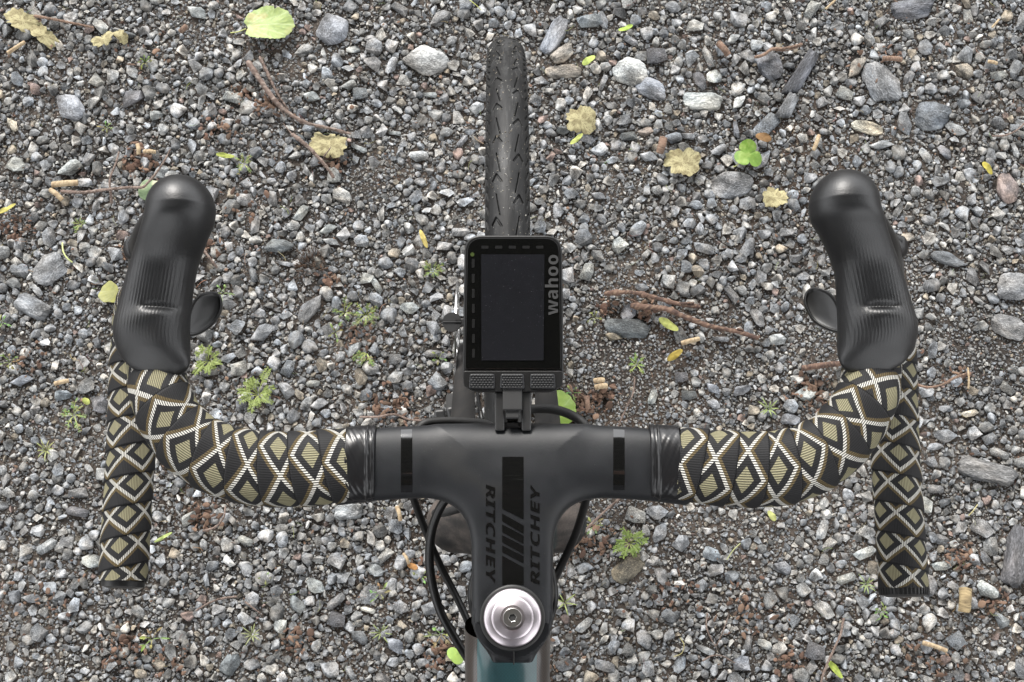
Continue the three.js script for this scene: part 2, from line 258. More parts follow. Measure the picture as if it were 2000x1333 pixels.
const patchy = fbmTile(88, 9, 4), inView = (x, z) => abs(x) < 0.78 && z > -0.95 && z < 0.1;
const inst = { mid: midGeos.map(() => []), small: smallGeos.map(() => []) };
function scatter(count, r0, r1, tol, kind, area, bare) {
  const [x0, x1, z0, z1] = area, list = inst[kind];
  for (let i = 0; i < count; i++) {
    const x = lerp(x0, x1, SR()), z = lerp(z0, z1, SR()), r = r0 + (r1 - r0) * pow(SR(), 1.8);
    if (bare && patchy(x / 1.7 + 0.13, z / 1.7) < bare * (0.75 + 0.5 * SR())) continue;
    if (r > 0.0016 && !free(x, z, r * 0.9, tol)) continue;
    if (r > 0.0016) take(x, z, r * 0.9);
    const c = stoneColour(r);
    if (kind === 'big') { bigStone(x, z, r * 1.15, r * (0.8 + 0.3 * SR()), SR() * 6.28, c, 0.3, 0.85); if (stonesLeft <= 0) return; continue; }
    const v = floor(SR() * list.length), k = 0.85 + 0.3 * SR();
    list[v].push([x, bump(x, z) + r * (0.12 + 0.42 * SR()), z, SR(), SR(), SR(), r * 1.14 * k, r * (0.85 + 0.5 * SR()), r * 1.14 / k, c]);
  }
}
const FULL = [-1.25, 1.25, -1.3, 0.55], NEAR = [-0.95, 0.95, -1.05, 0.35];
scatter(3000, 0.0098, 0.0138, 0.98, 'big', [-0.74, 0.74, -0.93, 0.09], 0.44);
scatter(6000, 0.0075, 0.011, 0.97, 'mid', FULL, 0.38);
scatter(80000, 0.0045, 0.0078, 0.9, 'mid', FULL, 0.37);
scatter(150000, 0.0026, 0.0047, 0.88, 'mid', FULL, 0.3);
scatter(220000, 0.0015, 0.003, 0.84, 'small', FULL, 0.1);
scatter(150000, 0.0007, 0.0016, 0, 'small', NEAR, 0);
// beyond the picture the gravel goes on, thinner
for (const a of [[-2.6, -1.25, -2.2, 1.4], [1.25, 2.6, -2.2, 1.4], [-1.25, 1.25, -2.4, -1.3], [-1.25, 1.25, 0.55, 1.6]]) { scatter(9000, 0.007, 0.015, 0.92, 'mid', a, 0.3); scatter(22000, 0.003, 0.007, 0.88, 'small', a, 0.3); }
{
  const g = new THREE.Group(); g.name = 'gravel'; g.userData.kind = 'stuff'; ground.add(g);
  const m4 = new THREE.Matrix4(), e = new THREE.Euler(), q = new THREE.Quaternion(), c = new THREE.Color(); let n = 0;
  for (const [geos, lists, nm] of [[midGeos, inst.mid, 'pebbles'], [smallGeos, inst.small, 'grit']]) geos.forEach((geo, i) => {
    const l = lists[i]; if (!l.length) return;
    const im = new THREE.InstancedMesh(geo, stoneMat, l.length); im.name = numbered(nm); im.userData.kind = 'stuff'; im.castShadow = im.receiveShadow = true; n += l.length;
    l.forEach((s, k) => {
      const tip = i % 3 ? 0.7 : 0.3;
      e.set((s[3] - 0.5) * tip + (s[3] > 0.5 ? 0 : 0), s[4] * 6.283, (s[5] - 0.5) * tip); q.setFromEuler(e);
      im.setMatrixAt(k, m4.compose(V(s[0], s[1], s[2]), q, V(s[6], s[7], s[8]))); im.setColorAt(k, c.setRGB(s[9][0] / 0.72, s[9][1] / 0.72, s[9][2] / 0.72));
    });
    g.add(im);
  });
  console.log('stones', n, 'individual', 300 - stonesLeft);
}
// ---------------------------------------------------------------- leaves, twigs, chips and weeds on the gravel
const leafN = fbmTile(601, 6, 5), leafF = noiseTile(605, 64);
function paint(g, fn) { const p = g.attributes.position, c = new Float32Array(p.count * 3); for (let i = 0; i < p.count; i++) { const q = fn(p.getX(i), p.getY(i), p.getZ(i)); c[i * 3] = q[0]; c[i * 3 + 1] = q[1]; c[i * 3 + 2] = q[2]; } g.setAttribute('color', new THREE.BufferAttribute(c, 3)); return g; }
const leafMat = phys({ vertexColors: true, roughness: 0.62, side: THREE.DoubleSide, transmission: 0.12, thickness: 0 }), dryMat = std({ vertexColors: true, roughness: 0.85, side: THREE.DoubleSide });
// outline(th) in photograph pixels from the leaf's middle; colour(x, y, th, k) with k = 0 middle .. 1 rim
function leafGeo(outline, scale, colour, curl, seed, thick = 0.0004) {
  const NR = 14, NA = 140, p = [], c = [], ix = [], r = rng(seed), a0 = r() * 6, a1 = r() * 6;
  for (const side of [0, 1]) for (let i = 0; i <= NR; i++) for (let j = 0; j < NA; j++) {
    const th = j / NA * 2 * PI, k = i / NR, R = outline(th) * k * scale, x = R * cos(th), z = R * sin(th);
    const y = curl * (0.35 * k * k * sin(2 * th + a0) + 0.3 * k * sin(th + a1) + 0.25 * (leafN(x / 0.08 + 0.5, z / 0.08 + 0.5) - 0.5)) - side * thick;
    p.push(x, y, z); const q = colour(x / scale, z / scale, th, k); c.push(...q);
  }
  const off = (NR + 1) * NA;
  for (const side of [0, 1]) for (let i = 0; i < NR; i++) for (let j = 0; j < NA; j++) { const a = side * off + i * NA + j, b = side * off + i * NA + (j + 1) % NA, d = a + NA, e = b + NA; side ? ix.push(a, d, b, b, d, e) : ix.push(a, b, d, b, e, d); }
  for (let j = 0; j < NA; j++) { const a = NR * NA + j, b = NR * NA + (j + 1) % NA; ix.push(a, b, a + off, b, b + off, a + off); }
  const g = new THREE.BufferGeometry(); g.setAttribute('position', new THREE.Float32BufferAttribute(p, 3)); g.setAttribute('color', new THREE.Float32BufferAttribute(c, 3)); g.setIndex(ix); g.computeVertexNormals(); return g;
}
const mixc = (a, b, t) => a.map((x, i) => lerp(x, b[i], t));
function leaf(label, px, py, outline, colour, { curl = 0.012, lift = 0.014, seed = 1, mat = leafMat, name = 'fallen_leaf', tilt = [0, 0], stem, group } = {}) {
  const q = P(px, py, lift), t = thing(name, label, 'leaf', V(q.x, q.y, q.z), group); t.rotation.set(tilt[0], 0, tilt[1]);
  mesh('blade', leafGeo(outline, 1 / ppm(lift, py), colour, curl, seed), mat, t);
  if (stem) mesh('leaf_stalk', paint(tube(stem.map(([x, y, h]) => P(x, y, h).sub(q)), 0.0008, 20, 6), () => stem.c ?? [0.4, 0.42, 0.16]), dryMat, t);
  return t;
}
const veins = (x, y, ax, ay, n, spread) => { const th = atan2(y - ay, x - ax), d = hypot(x - ax, y - ay); let v = 0; for (let i = 0; i < n; i++) { const a = spread[0] + (spread[1] - spread[0]) * i / (n - 1), e = abs(th - a) * d; v = max(v, exp(-((e / 1.1) ** 2))); } return v; };
leaf('large pale green rounded leaf with toothed rim and stalk, above the snapped bark strip', 522, 46, (th) => 50 * (1 + 0.014 * sin(th * 29) + 0.012 * sin(th * 19 + 1) + 0.05 * (leafF(0.5 + 0.06 * cos(th), 0.5 + 0.06 * sin(th)) - 0.5)) * (1 - 0.24 * exp(-(((th - 3.02) / 0.24) ** 2)) - 0.13 * exp(-(((th - 5.1) / 0.07) ** 2)) - 0.05 * exp(-(((th - 1.6) / 0.5) ** 2))) * sqrt(1 / ((cos(th) ** 2) / 1.06 + (sin(th) ** 2) / 0.58)),
  (x, y) => { const b = sstep(0.56, 0.68, leafN(x / 90 + 0.4, y / 90 + 0.2)) * (x < 5 ? 1 : 0.35), v = veins(x, y, -42, 4, 7, [-0.9, 0.8]), n = leafF(x / 60 + 1, y / 60 + 1); return mixc(mixc([0.25 + 0.09 * n, 0.33 + 0.09 * n, 0.13], [0.36, 0.31, 0.13], b * 0.75), [0.42, 0.49, 0.25], v * 0.75); }, { seed: 3, curl: 0.016, lift: 0.017, stem: [[480, 56, 0.016], [465, 62, 0.015], [450, 64, 0.012]] });
leaf('bright green three lobed leaf right of the tyre, beyond the right hood', 1462, 302, (th) => { const a = (th + 0.5) % (2 * PI); return 29 * (0.5 + 0.52 * pow(abs(cos(1.5 * (a - 1.0))), 0.45)); }, (x, y, th, k) => { const n = leafN(x / 50 + 0.3, y / 50); return mixc([0.1 + 0.07 * n, 0.2 + 0.09 * n, 0.022], [0.2, 0.3, 0.055], sstep(0.45, 0.65, n)); }, { seed: 5, curl: 0.014, lift: 0.018, stem: [[1450, 312, 0.016], [1438, 324, 0.01], [1432, 326, 0.008]] });
leaf('bright green scalloped leaf peeping out between the computer and the bar', 1088, 798, (th) => 36 * (1 + 0.05 * abs(sin(th * 6)) + 0.03 * sin(th * 3)), (x, y) => { const n = leafN(x / 60, y / 60 + 0.4), v = veins(x, y, -8, 26, 6, [-2.7, -0.5]); return mixc([0.12 + 0.06 * n, 0.2 + 0.07 * n, 0.03], [0.23, 0.31, 0.1], v * 0.5); }, { seed: 9, curl: 0.014, lift: 0.02 });
leaf('small green oval leaf beside the long cable loop at the bottom', 889, 1282, (th) => 15 * (1 + 0.25 * cos(2 * (th - 0.8))), (x, y) => { const n = leafN(x / 40, y / 40); return [0.26 + 0.1 * n, 0.4 + 0.1 * n, 0.1]; }, { seed: 11, curl: 0.006 });
leaf('dull olive round leaf just outside the left brake hood', 213, 572, (th) => 21 * (1 + 0.08 * sin(3 * th) + 0.04 * sin(7 * th)), (x, y) => { const n = leafN(x / 50 + 0.7, y / 50), v = veins(x, y, 18, -4, 5, [2.3, 3.1]); return mixc([0.24 + 0.12 * n, 0.25 + 0.1 * n, 0.1], [0.36, 0.36, 0.18], v * 0.5); }, { seed: 13, curl: 0.006 });
leaf('grey green leaf half hidden beyond the tip of the left hood', 300, 374, (th) => 27 * (1 + 0.14 * sin(2 * th + 1) + 0.05 * sin(5 * th)), (x, y) => { const n = leafN(x / 60, y / 60); return mixc([0.2, 0.28, 0.15], [0.5, 0.5, 0.32], sstep(0.45, 0.65, n)); }, { seed: 15, curl: 0.008 });
const rag = (R, sd, ex = 1, an = 0) => { const q = rng(sd * 100 + 7), nick = [0, 1, 2, 3].map(() => [q() * 6.283, 0.06 + 0.26 * q(), 0.07 + 0.16 * q()]), e = 3; return (th) => { const c = cos(th - an) / ex, s = sin(th - an) * ex; let r = R * pow(pow(abs(c), e) + pow(abs(s), e), -1 / e) * 0.84; for (const [a, d, w] of nick) { let t = th - a; t -= 2 * PI * Math.round(t / (2 * PI)); r *= 1 - d * exp(-((t / w) ** 2)); } return r * (1 + 0.26 * (leafF(0.5 + 0.09 * cos(th) + sd * 0.1, 0.5 + 0.09 * sin(th)) - 0.5)); }; };
const dry = (x, y) => { const n = leafN(x / 60 + 0.2, y / 60 + 0.6), f = leafF(x / 50 + 3, y / 50 + 2); return mixc(mixc([0.36, 0.325, 0.18], [0.2, 0.17, 0.085], sstep(0.42, 0.62, n) * 0.8), [0.1, 0.07, 0.035], f > 0.74 ? 0.75 : 0); };
const RD = 'tattered yellow brown leaf remnants';
for (const [l, x, y, R, ex, an, s] of [
  ['tattered yellow leaf scrap lying right beside the tyre', 1134, 233, 32, 1.05, 0, 1], ['tattered pale yellow leaf scrap below the reddish stone chip', 1332, 316, 34, 1.12, 0.2, 2], ['crumpled yellow leaf lying left of the right hood tip', 1514, 385, 25, 1.02, 0, 3],
  ['ragged yellow leaf at the end of the thin forked twig', 642, 283, 34, 1.15, 0.25, 4], ['mouldy brown leaf shred at the top left corner', 42, 40, 30, 1.35, 0.5, 5], ['long mouldy leaf shred lower in the top left corner', 84, 68, 24, 1.4, 0.7, 6],
  ['crinkled yellow scrap of leaf by the top left twig', 202, 76, 20, 1.25, -0.6, 7], ['small curled olive scrap of leaf by the top left twig', 236, 70, 14, 1.15, 0.7, 8]])
  leaf(l, x, y, rag(R * 1.05, s * 1.7, ex, an), dry, { seed: 20 + s, curl: 0.011, lift: 0.013, mat: dryMat, name: 'dry_leaf', group: RD });
const sliver = (a, L, W) => (th) => { const c = cos(th - a), s = sin(th - a); return 1 / sqrt((c * c) / (L * L) + (s * s) / (W * W)); };
for (const [l, x, y, a, L, W, c, h] of [
  ['slim yellow leaf left of the computer', 827, 466, 1.2, 20, 5, [0.55, 0.45, 0.14], 0.014], ['slim yellow green leaf below the brown bark twig', 1306, 634, 0.55, 22, 8, [0.42, 0.45, 0.13], 0.016], ['small brown yellow leaf below the tan stub', 1318, 694, -0.6, 18, 7, [0.38, 0.28, 0.05], 0.014],
  ['yellow green curled leaflet among the twigs at upper right of the tyre', 1150, 117, -0.6, 15, 7, [0.5, 0.6, 0.16], 0.015], ['yellow green leaflet at the top, right of the tyre', 1222, 55, -0.35, 15, 5, [0.4, 0.55, 0.1], 0.014], ['pale green leaf scrap under the yellow scrap by the tyre', 1126, 272, -0.7, 16, 5, [0.45, 0.5, 0.14], 0.012],
  ['yellow leaf tip near the right edge above the right hood', 1930, 328, 1.0, 15, 7, [0.42, 0.36, 0.06], 0.014], ['yellow leaf at the left edge', 12, 408, -0.5, 20, 5, [0.5, 0.45, 0.12], 0.014], ['small yellow leaf left of the left drop', 168, 784, 0.6, 8, 6, [0.5, 0.55, 0.15], 0.016],
  ['green sliver of grass at the inner side of the left drop', 318, 1050, -0.5, 20, 3.5, [0.4, 0.48, 0.16], 0.014], ['pale green leaf right under the right bar bend', 1508, 1008, 1.0, 12, 6, [0.4, 0.42, 0.15], 0.014], ['yellow green leaf at the lower edge, right of centre', 1632, 1308, 0.9, 22, 6, [0.42, 0.52, 0.1], 0.014],
  ['green leaf by the twig end below the left hood tip', 440, 304, 0.1, 18, 5, [0.4, 0.45, 0.1], 0.014], ['orange brown leaf left of the cable loop', 806, 1107, 0.4, 11, 6, [0.4, 0.2, 0.07], 0.014], ['orange brown leaf scrap beside the twig stump upper right', 1492, 268, 0.3, 16, 8, [0.3, 0.17, 0.07], 0.016]])
  leaf(l, x, y, sliver(a, L, W), (X, Y) => { const n = leafN(X / 40 + x / 100, Y / 40 + y / 100); return c.map((v) => v * (0.4 + 0.6 * n)); }, { seed: x, curl: 0.005, lift: h, mat: dryMat, name: 'slim_leaf' });
// twigs: tapering, knotty, bark coloured
const barkN = fbmTile(651, 10, 4);
function twig(label, runs, cols, cat = 'twig', name = 'twig') {
  const o = P(...runs[0].p[0]), t = thing(name, label, cat, o);
  runs.forEach((r, i) => {
    const pts = r.p.map(([x, y, h = 0.016]) => P(x, y, h).sub(o)), R = r.w * (r.taper === 0.05 ? 0.46 : 0.38) / 1420, s = i * 3.1 + runs[0].p[0][0];
    const g = tube(pts, (u) => R * (1 - (r.taper ?? 0.45) * u) * (r.taper === 0.05 ? 1 + 0.12 * (barkN(u * 0.3 + s, s * 0.37) - 0.5) : 0.85 + 0.35 * barkN(u * 1.3 + s, s * 0.37) + (r.knot ?? 0.15) * max(0, sin(u * 23 + s)) ** 6) * (u < 0.01 || u > 0.99 ? 0.7 : 1), 70, 9, r.flat ?? 0.85);
    { const p = g.attributes.position, n = g.attributes.normal; for (let k = 0; k < p.count; k++) { const w = (leafF(p.getX(k) / 0.09, p.getZ(k) / 0.07 + p.getY(k) / 0.05) - 0.5) * (r.taper === 0.05 ? 0.1 : 0.5) * R; p.setXYZ(k, p.getX(k) + n.getX(k) * w, p.getY(k) + n.getY(k) * w, p.getZ(k) + n.getZ(k) * w); } g.computeVertexNormals(); }
    mesh(i ? 'side_twig' : 'stem', paint(g, (x, y, z) => { const n = barkN(x / 0.05 + z / 0.09, z / 0.05 + y / 0.02), f = leafF(x / 0.06, z / 0.02); return mixc(mixc(cols[0], cols[1], sstep(0.35, 0.65, n)), cols[2] ?? cols[1], f > 0.7 ? 0.7 : 0); }), barkMat, t);
  });
  return t;
}
const barkMat = std({ vertexColors: true, roughness: 0.85 }), BK = [[0.085, 0.058, 0.046], [0.17, 0.122, 0.1], [0.28, 0.23, 0.195]], RB = [[0.055, 0.032, 0.025], [0.12, 0.07, 0.05], [0.23, 0.155, 0.105]], OR = [[0.1, 0.062, 0.044], [0.18, 0.112, 0.078], [0.28, 0.2, 0.145]], TN = [[0.3, 0.215, 0.13], [0.42, 0.33, 0.21], [0.2, 0.14, 0.085]];
twig('long bent twig with split bark curving below the large pale green leaf', [{ p: [[483, 120], [505, 152, 0.02], [530, 188, 0.022], [556, 215, 0.022], [592, 238, 0.02], [640, 250, 0.018], [686, 262, 0.012]], w: 17, taper: 0.62, knot: 0.35 }, { p: [[507, 112, 0.014], [525, 150, 0.018], [545, 190, 0.016], [562, 214, 0.014]], w: 18, taper: 0.4, flat: 0.5 }, { p: [[530, 192, 0.014], [548, 215, 0.014], [556, 228, 0.01]], w: 6 }], BK);
twig('thin forked twig pointing down right, touching a ragged yellow leaf', [{ p: [[570, 262], [596, 282, 0.02], [618, 304, 0.02], [636, 324, 0.018], [652, 348, 0.012]], w: 12, taper: 0.3 }, { p: [[570, 262, 0.014], [560, 250, 0.012], [552, 240, 0.01]], w: 4 }, { p: [[632, 306, 0.018], [640, 296, 0.02], [646, 288, 0.02]], w: 5 }], BK);
twig('straight reddish stick at the top left', [{ p: [[66, 31], [110, 39, 0.018], [150, 47, 0.018], [183, 54, 0.014]], w: 9, taper: 0.35 }], OR);
twig('slender crooked twig left of the left hood tip', [{ p: [[118, 374], [160, 376, 0.02], [205, 371, 0.022], [245, 367, 0.022], [280, 366, 0.02]], w: 9, taper: 0.25 }, { p: [[280, 366, 0.02], [300, 344, 0.022], [322, 312, 0.02], [332, 292, 0.014]], w: 8 }, { p: [[218, 398, 0.012], [214, 352, 0.02], [226, 318, 0.02], [232, 296, 0.014]], w: 7 }, { p: [[330, 345, 0.016], [316, 366, 0.018], [306, 378, 0.012]], w: 8 }], BK);
twig('brown bark twig with a paler broken end between the computer and the right hood', [{ p: [[1232, 597], [1262, 600, 0.02], [1300, 604, 0.022], [1340, 620, 0.022], [1390, 638, 0.022], [1440, 648, 0.02], [1482, 661, 0.014]], w: 15, taper: 0.3, knot: 0.3 }, { p: [[1440, 642, 0.022], [1452, 645, 0.023]], w: 7 }], RB);
twig('upper shaggy bark twig between the computer and the right hood', [{ p: [[1180, 574], [1212, 571, 0.02], [1250, 574, 0.022], [1295, 586, 0.022], [1335, 596, 0.02], [1368, 599, 0.014]], w: 12, taper: 0.2, knot: 0.5 }, { p: [[1222, 582, 0.016], [1250, 594, 0.018], [1262, 612, 0.012]], w: 7 }, { p: [[1330, 594, 0.022], [1344, 592, 0.022], [1356, 592, 0.02]], w: 8 }], RB);
twig('reddish forked twig near the top, right of the tyre', [{ p: [[1474, 112], [1492, 107, 0.02], [1508, 96, 0.024], [1530, 95, 0.024], [1568, 86, 0.018]], w: 8, taper: 0.2 }, { p: [[1508, 97, 0.022], [1535, 99, 0.022], [1566, 90, 0.018]], w: 5 }], OR);
twig('thin pinkish twig at the right edge above the right hood', [{ p: [[1938, 266], [1966, 264, 0.016], [1990, 252, 0.018], [2012, 228, 0.016]], w: 5, taper: 0.1 }], BK);
twig('curved orange brown twig right of the right drop', [{ p: [[1780, 748], [1812, 757, 0.018], [1840, 752, 0.02], [1862, 740, 0.02], [1888, 730, 0.014]], w: 8, taper: 0.2 }], OR);
twig('short upright straw right of the right drop', [{ p: [[1891, 718], [1893, 740, 0.018], [1892, 760, 0.014]], w: 5, taper: 0.1 }], TN);
twig('long thin dark twig at the lower right', [{ p: [[1648, 1208], [1642, 1240, 0.02], [1628, 1272, 0.02], [1612, 1308, 0.018], [1600, 1345, 0.012]], w: 7, taper: 0.1 }], BK);
twig('thin twig running up to the bar right of the stem', [{ p: [[1112, 1076], [1140, 1040, 0.02], [1176, 1004, 0.02], [1215, 970, 0.018], [1240, 945, 0.014]], w: 7, taper: 0.2 }, { p: [[1112, 1076, 0.014], [1108, 1100, 0.01], [1106, 1124, 0.006]], w: 3.5 }], BK);
twig('thin dark twig hanging below the weed right of the computer', [{ p: [[1240, 738], [1236, 770, 0.018], [1222, 800, 0.016], [1206, 836, 0.012]], w: 5, taper: 0.2 }], BK);
twig('dark thin twig lying under the left bar tape, lower left', [{ p: [[382, 1194], [405, 1180, 0.018], [432, 1170, 0.02], [462, 1166, 0.016]], w: 6, taper: 0.1 }, { p: [[478, 1176, 0.016], [496, 1190, 0.018], [512, 1202, 0.012]], w: 5 }], BK);
twig('brown twig beside the front of the left finishing tape', [{ p: [[702, 815], [735, 815, 0.018], [770, 810, 0.018], [800, 820, 0.014], [828, 822, 0.012]], w: 6, taper: 0.2 }], BK);
twig('twig beside the red brown litter below the left bar bend', [{ p: [[395, 1038], [420, 1030, 0.018], [436, 1012, 0.02], [440, 990, 0.014]], w: 6, taper: 0.2 }], BK);
twig('small dark forked twig at the lower right of centre', [{ p: [[1382, 1198], [1380, 1225, 0.018], [1390, 1250, 0.016], [1400, 1268, 0.012]], w: 5 }, { p: [[1400, 1262, 0.012], [1412, 1235, 0.016], [1424, 1200, 0.012]], w: 4 }], BK);
twig('crooked twig near the lower edge, right of centre', [{ p: [[1372, 1292], [1390, 1282, 0.018], [1410, 1282, 0.018], [1436, 1296, 0.012]], w: 5 }], BK);
twig('broken dark sticks below the computer side of the left hood', [{ p: [[392, 478], [402, 495, 0.016], [414, 510, 0.016], [424, 524, 0.01]], w: 7, taper: 0.2 }], BK);
// wood chips and stubs
for (const [l, x0, y0, x1, y1, w, c] of [
  ['tan wooden stub left of the left hood, level one', 101, 361, 152, 357, 14, TN], ['tan wooden stub left of the left hood, slanting one', 98, 371, 121, 391, 13, TN], ['pale wooden peg above the right hood', 1600, 265, 1589, 294, 11, TN], ['yellow brown cut stub below the bark twigs', 1331, 671, 1366, 662, 12, TN],
  ['tan wooden stick at the lower right', 1802, 1256, 1850, 1272, 11, TN], ['brown wood chip by the stones at the top right of the tyre', 1403, 84, 1423, 108, 17, OR], ['mossy brown stump of wood below the right drop end', 1886, 1150, 1884, 1196, 26, [[0.2, 0.15, 0.08], [0.34, 0.26, 0.14], [0.12, 0.09, 0.05]]], ['brown splinter of wood beside the rear of the right hood', 1566, 720, 1643, 710, 15, RB],
  ['short tan peg left of the left drop', 106, 750, 134, 744, 10, TN], ['twin tan stub right of the computer, upper one', 1160, 745, 1180, 743, 12, TN], ['twin tan stub right of the computer, lower one', 1162, 757, 1186, 754, 12, TN], ['brown stub by the bark litter right of the computer', 1145, 776, 1148, 800, 11, OR],
  ['tan splinter left of the left cables', 775, 990, 782, 1018, 11, TN], ['tan and orange splinter left of the cable loop', 788, 1082, 798, 1102, 8, TN], ['reddish stone like wood chip at the top, right of the tyre', 1296, 270, 1288, 300, 18, OR], ['curled brown bark chip at the upper right', 1724, 114, 1762, 116, 12, OR],
  ['small tan peg at the upper right', 1930, 120, 1948, 124, 8, TN], ['pale straw piece by the top right edge', 1938, 54, 1952, 38, 6, TN], ['straw piece at the top, right of the rod shaped stone', 1613, 18, 1632, 0, 6, TN], ['brown chip at the left of the twig heap', 352, 62, 362, 52, 14, OR], ['bent brown stick in the top left corner', 14, 104, 48, 82, 10, TN], ['pale broken stem among the twigs, upper left', 268, 282, 270, 302, 9, TN], ['pale broken stem lying level among the twigs, upper left', 280, 296, 304, 297, 9, TN]])
  twig(l, [{ p: [[x0, y0, 0.016], [(x0 + x1) / 2 + 1, (y0 + y1) / 2 - 1, 0.019], [x1, y1, 0.016]], w, taper: 0.05, knot: 0 }], c, 'wood chip', 'wood_chip');
// weeds
const weedMat = phys({ vertexColors: true, roughness: 0.6, side: THREE.DoubleSide, transmission: 0.15, thickness: 0 });
function blade(a, b, w, up, acc, col, bend = 0.3) { // a narrow leaf from a to b
  const d = b.clone().sub(a), s = new THREE.Vector3().crossVectors(d, V(0, 1, 0)).normalize(), n = 5, k0 = acc.p.length / 3;
  for (let i = 0; i <= n; i++) { const t = i / n, q = a.clone().addScaledVector(d, t).add(V(0, up * 4 * t * (1 - t), 0)), W = w * (i === n ? 0.08 : sin(PI * (0.22 + 0.72 * t))); for (const e of [-1, 0, 1]) { acc.p.push(q.x + s.x * W * e, q.y - (e ? 0 : W * bend), q.z + s.z * W * e); const k = (e ? 1 : 1.18) * (0.85 + 0.3 * t); acc.c.push(col[0] * k, col[1] * k, col[2] * k); } }
  for (let i = 0; i < n; i++) for (const e of [0, 1]) { const q = k0 + i * 3 + e; acc.i.push(q, q + 3, q + 1, q + 1, q + 3, q + 4); }
}
const flush = (acc) => { const g = new THREE.BufferGeometry(); g.setAttribute('position', new THREE.Float32BufferAttribute(acc.p, 3)); g.setAttribute('color', new THREE.Float32BufferAttribute(acc.c, 3)); g.setIndex(acc.i); g.computeVertexNormals(); return g; };
const GR = [0.15, 0.225, 0.045], YG = [0.215, 0.27, 0.07], DG = [0.09, 0.125, 0.038];
function weed(label, px, py, size, kind, col, fronds, seed, rot = 0, spread = 2 * PI) {
  const o = P(px, py, 0.002), t = thing('weed', label, 'weed', o), r = rng(seed), acc = { p: [], c: [], i: [] }, st = { p: [], c: [], i: [] }, S = size * 0.74 / 1420;
  for (let f = 0; f < fronds; f++) {
    const a = rot + spread * (f + 0.35 * r()) / fronds, L = S * (0.6 + 0.45 * r()), rise = S * (0.25 + 0.3 * r()), tip = V(cos(a + 0.5 * (r() - 0.5)) * L, 0.008 + rise * 0.45 * r(), sin(a + 0.5 * (r() - 0.5)) * L), base = V(cos(a) * 0.0015, 0.004, sin(a) * 0.0015), c = mixc(col, YG, r() * 0.6);
    if (kind === 'broad') { // small irregular leaves on short stalks, some curled
      const b2 = a + (r() - 0.5) * 1.3, L2 = L * (0.45 + 0.55 * r()), mid = base.clone().lerp(tip, 0.35 + 0.3 * r()), e = mid.clone().add(V(cos(b2) * L2 * 0.6, (r() - 0.4) * 0.006, sin(b2) * L2 * 0.6)), cc = mixc(c, [0.2, 0.16, 0.07], r() < 0.25 ? 0.6 : 0).map((v) => v * (0.65 + 0.5 * r()));
      blade(base, mid.clone().add(V(0, rise * 0.3, 0)), 0.0006, 0.001, acc, cc); blade(mid.clone().add(V(0, rise * 0.3, 0)), e, S * (0.05 + 0.05 * r()), rise * 0.3, acc, cc, 0.6);
      if (r() < 0.6) { const b3 = b2 + (r() < 0.5 ? 1 : -1) * (0.6 + 0.5 * r()); blade(mid, mid.clone().add(V(cos(b3) * L2 * 0.4, 0.003 * r(), sin(b3) * L2 * 0.4)), S * 0.05, 0.001, acc, cc, 0.5); } continue; }
    if (kind === 'grass') { blade(base, tip, S * 0.05, rise * 0.5, acc, c); continue; }
    blade(base, tip, 0.0007, rise * 0.5, st, mixc(c, [0.4, 0.45, 0.12], 0.5));
    const n = kind === 'feather' ? 9 : 6;
    for (let k = 1; k <= n; k++) { // leaflets along the stalk
      const u = 0.22 + 0.78 * k / n, q = base.clone().lerp(tip, u).add(V(0, rise * 2 * u * (1 - u), 0)), len = L * (kind === 'feather' ? 0.3 : 0.34) * (1 - 0.55 * u) * (0.8 + 0.4 * r());
      for (const s of [-1, 1]) {
        if (r() < (kind === 'feather' ? 0.12 : 0.3)) continue;
        const b = a + s * (0.75 + 0.35 * r()), e = q.clone().add(V(cos(b) * len, 0.002 * (r() - 0.2), sin(b) * len));
        if (kind === 'feather') { blade(q, e, 0.0007, 0.001, acc, c); for (let m = 0; m < 3; m++) { const w = q.clone().lerp(e, 0.45 + 0.25 * m), d = b + (m % 2 ? 0.7 : -0.7) * (1 + 0.2 * r()); blade(w, w.clone().add(V(cos(d) * len * 0.45, 0.0015 * r(), sin(d) * len * 0.45)), 0.0006, 0.0006, acc, mixc(c, YG, r() * 0.5)); } }
        else blade(q, e, len * (0.14 + 0.1 * r()), 0.001, acc, c.map((v) => v * (0.7 + 0.5 * r())));
      }
    }
  }
  mesh('leaves', flush(acc), weedMat, t); if (st.p.length) mesh('stalks', flush(st), weedMat, t);
}
weed('large feathery bright green weed inside the left bar bend', 505, 772, 62, 'feather', YG, 10, 1);
weed('feathery green weed beside the rear of the left hood', 408, 706, 50, 'feather', YG, 9, 2);
weed('feathery bright green weed standing by the brown stone, lower right of the stem', 1229, 1062, 46, 'feather', GR, 9, 3, -1.6);
weed('dark leafy weed in the gravel midway between left hood and computer', 716, 618, 44, 'leafy', DG, 8, 4);
weed('low leafy weed trailing down midway between left hood and computer', 716, 690, 44, 'leafy', DG, 6, 5, 0.9, 2.4);
weed('leafy sprig at the upper end of the trailing weeds left of the computer', 674, 612, 36, 'leafy', DG, 6, 6, 2.2);
weed('small green sprig at the lower left of the trailing weeds', 655, 650, 34, 'broad', DG, 5, 7);
weed('small dark green weed left of the computer', 846, 532, 34, 'leafy', DG, 8, 8);
weed('tiny weed left of the computer, near its port cover', 856, 702, 30, 'broad', DG, 5, 9);
weed('small green weed near the top left', 284, 124, 26, 'broad', GR, 7, 10);
weed('tiny pale weed below the pale triangular stone, upper left', 210, 252, 26, 'broad', [0.225, 0.255, 0.105], 6, 11);
weed('small weed at the upper side of the left hood', 478, 322, 32, 'leafy', [0.195, 0.225, 0.075], 7, 12);
weed('small green weed left of the left hood', 158, 440, 26, 'leafy', [0.150, 0.210, 0.075], 8, 13);
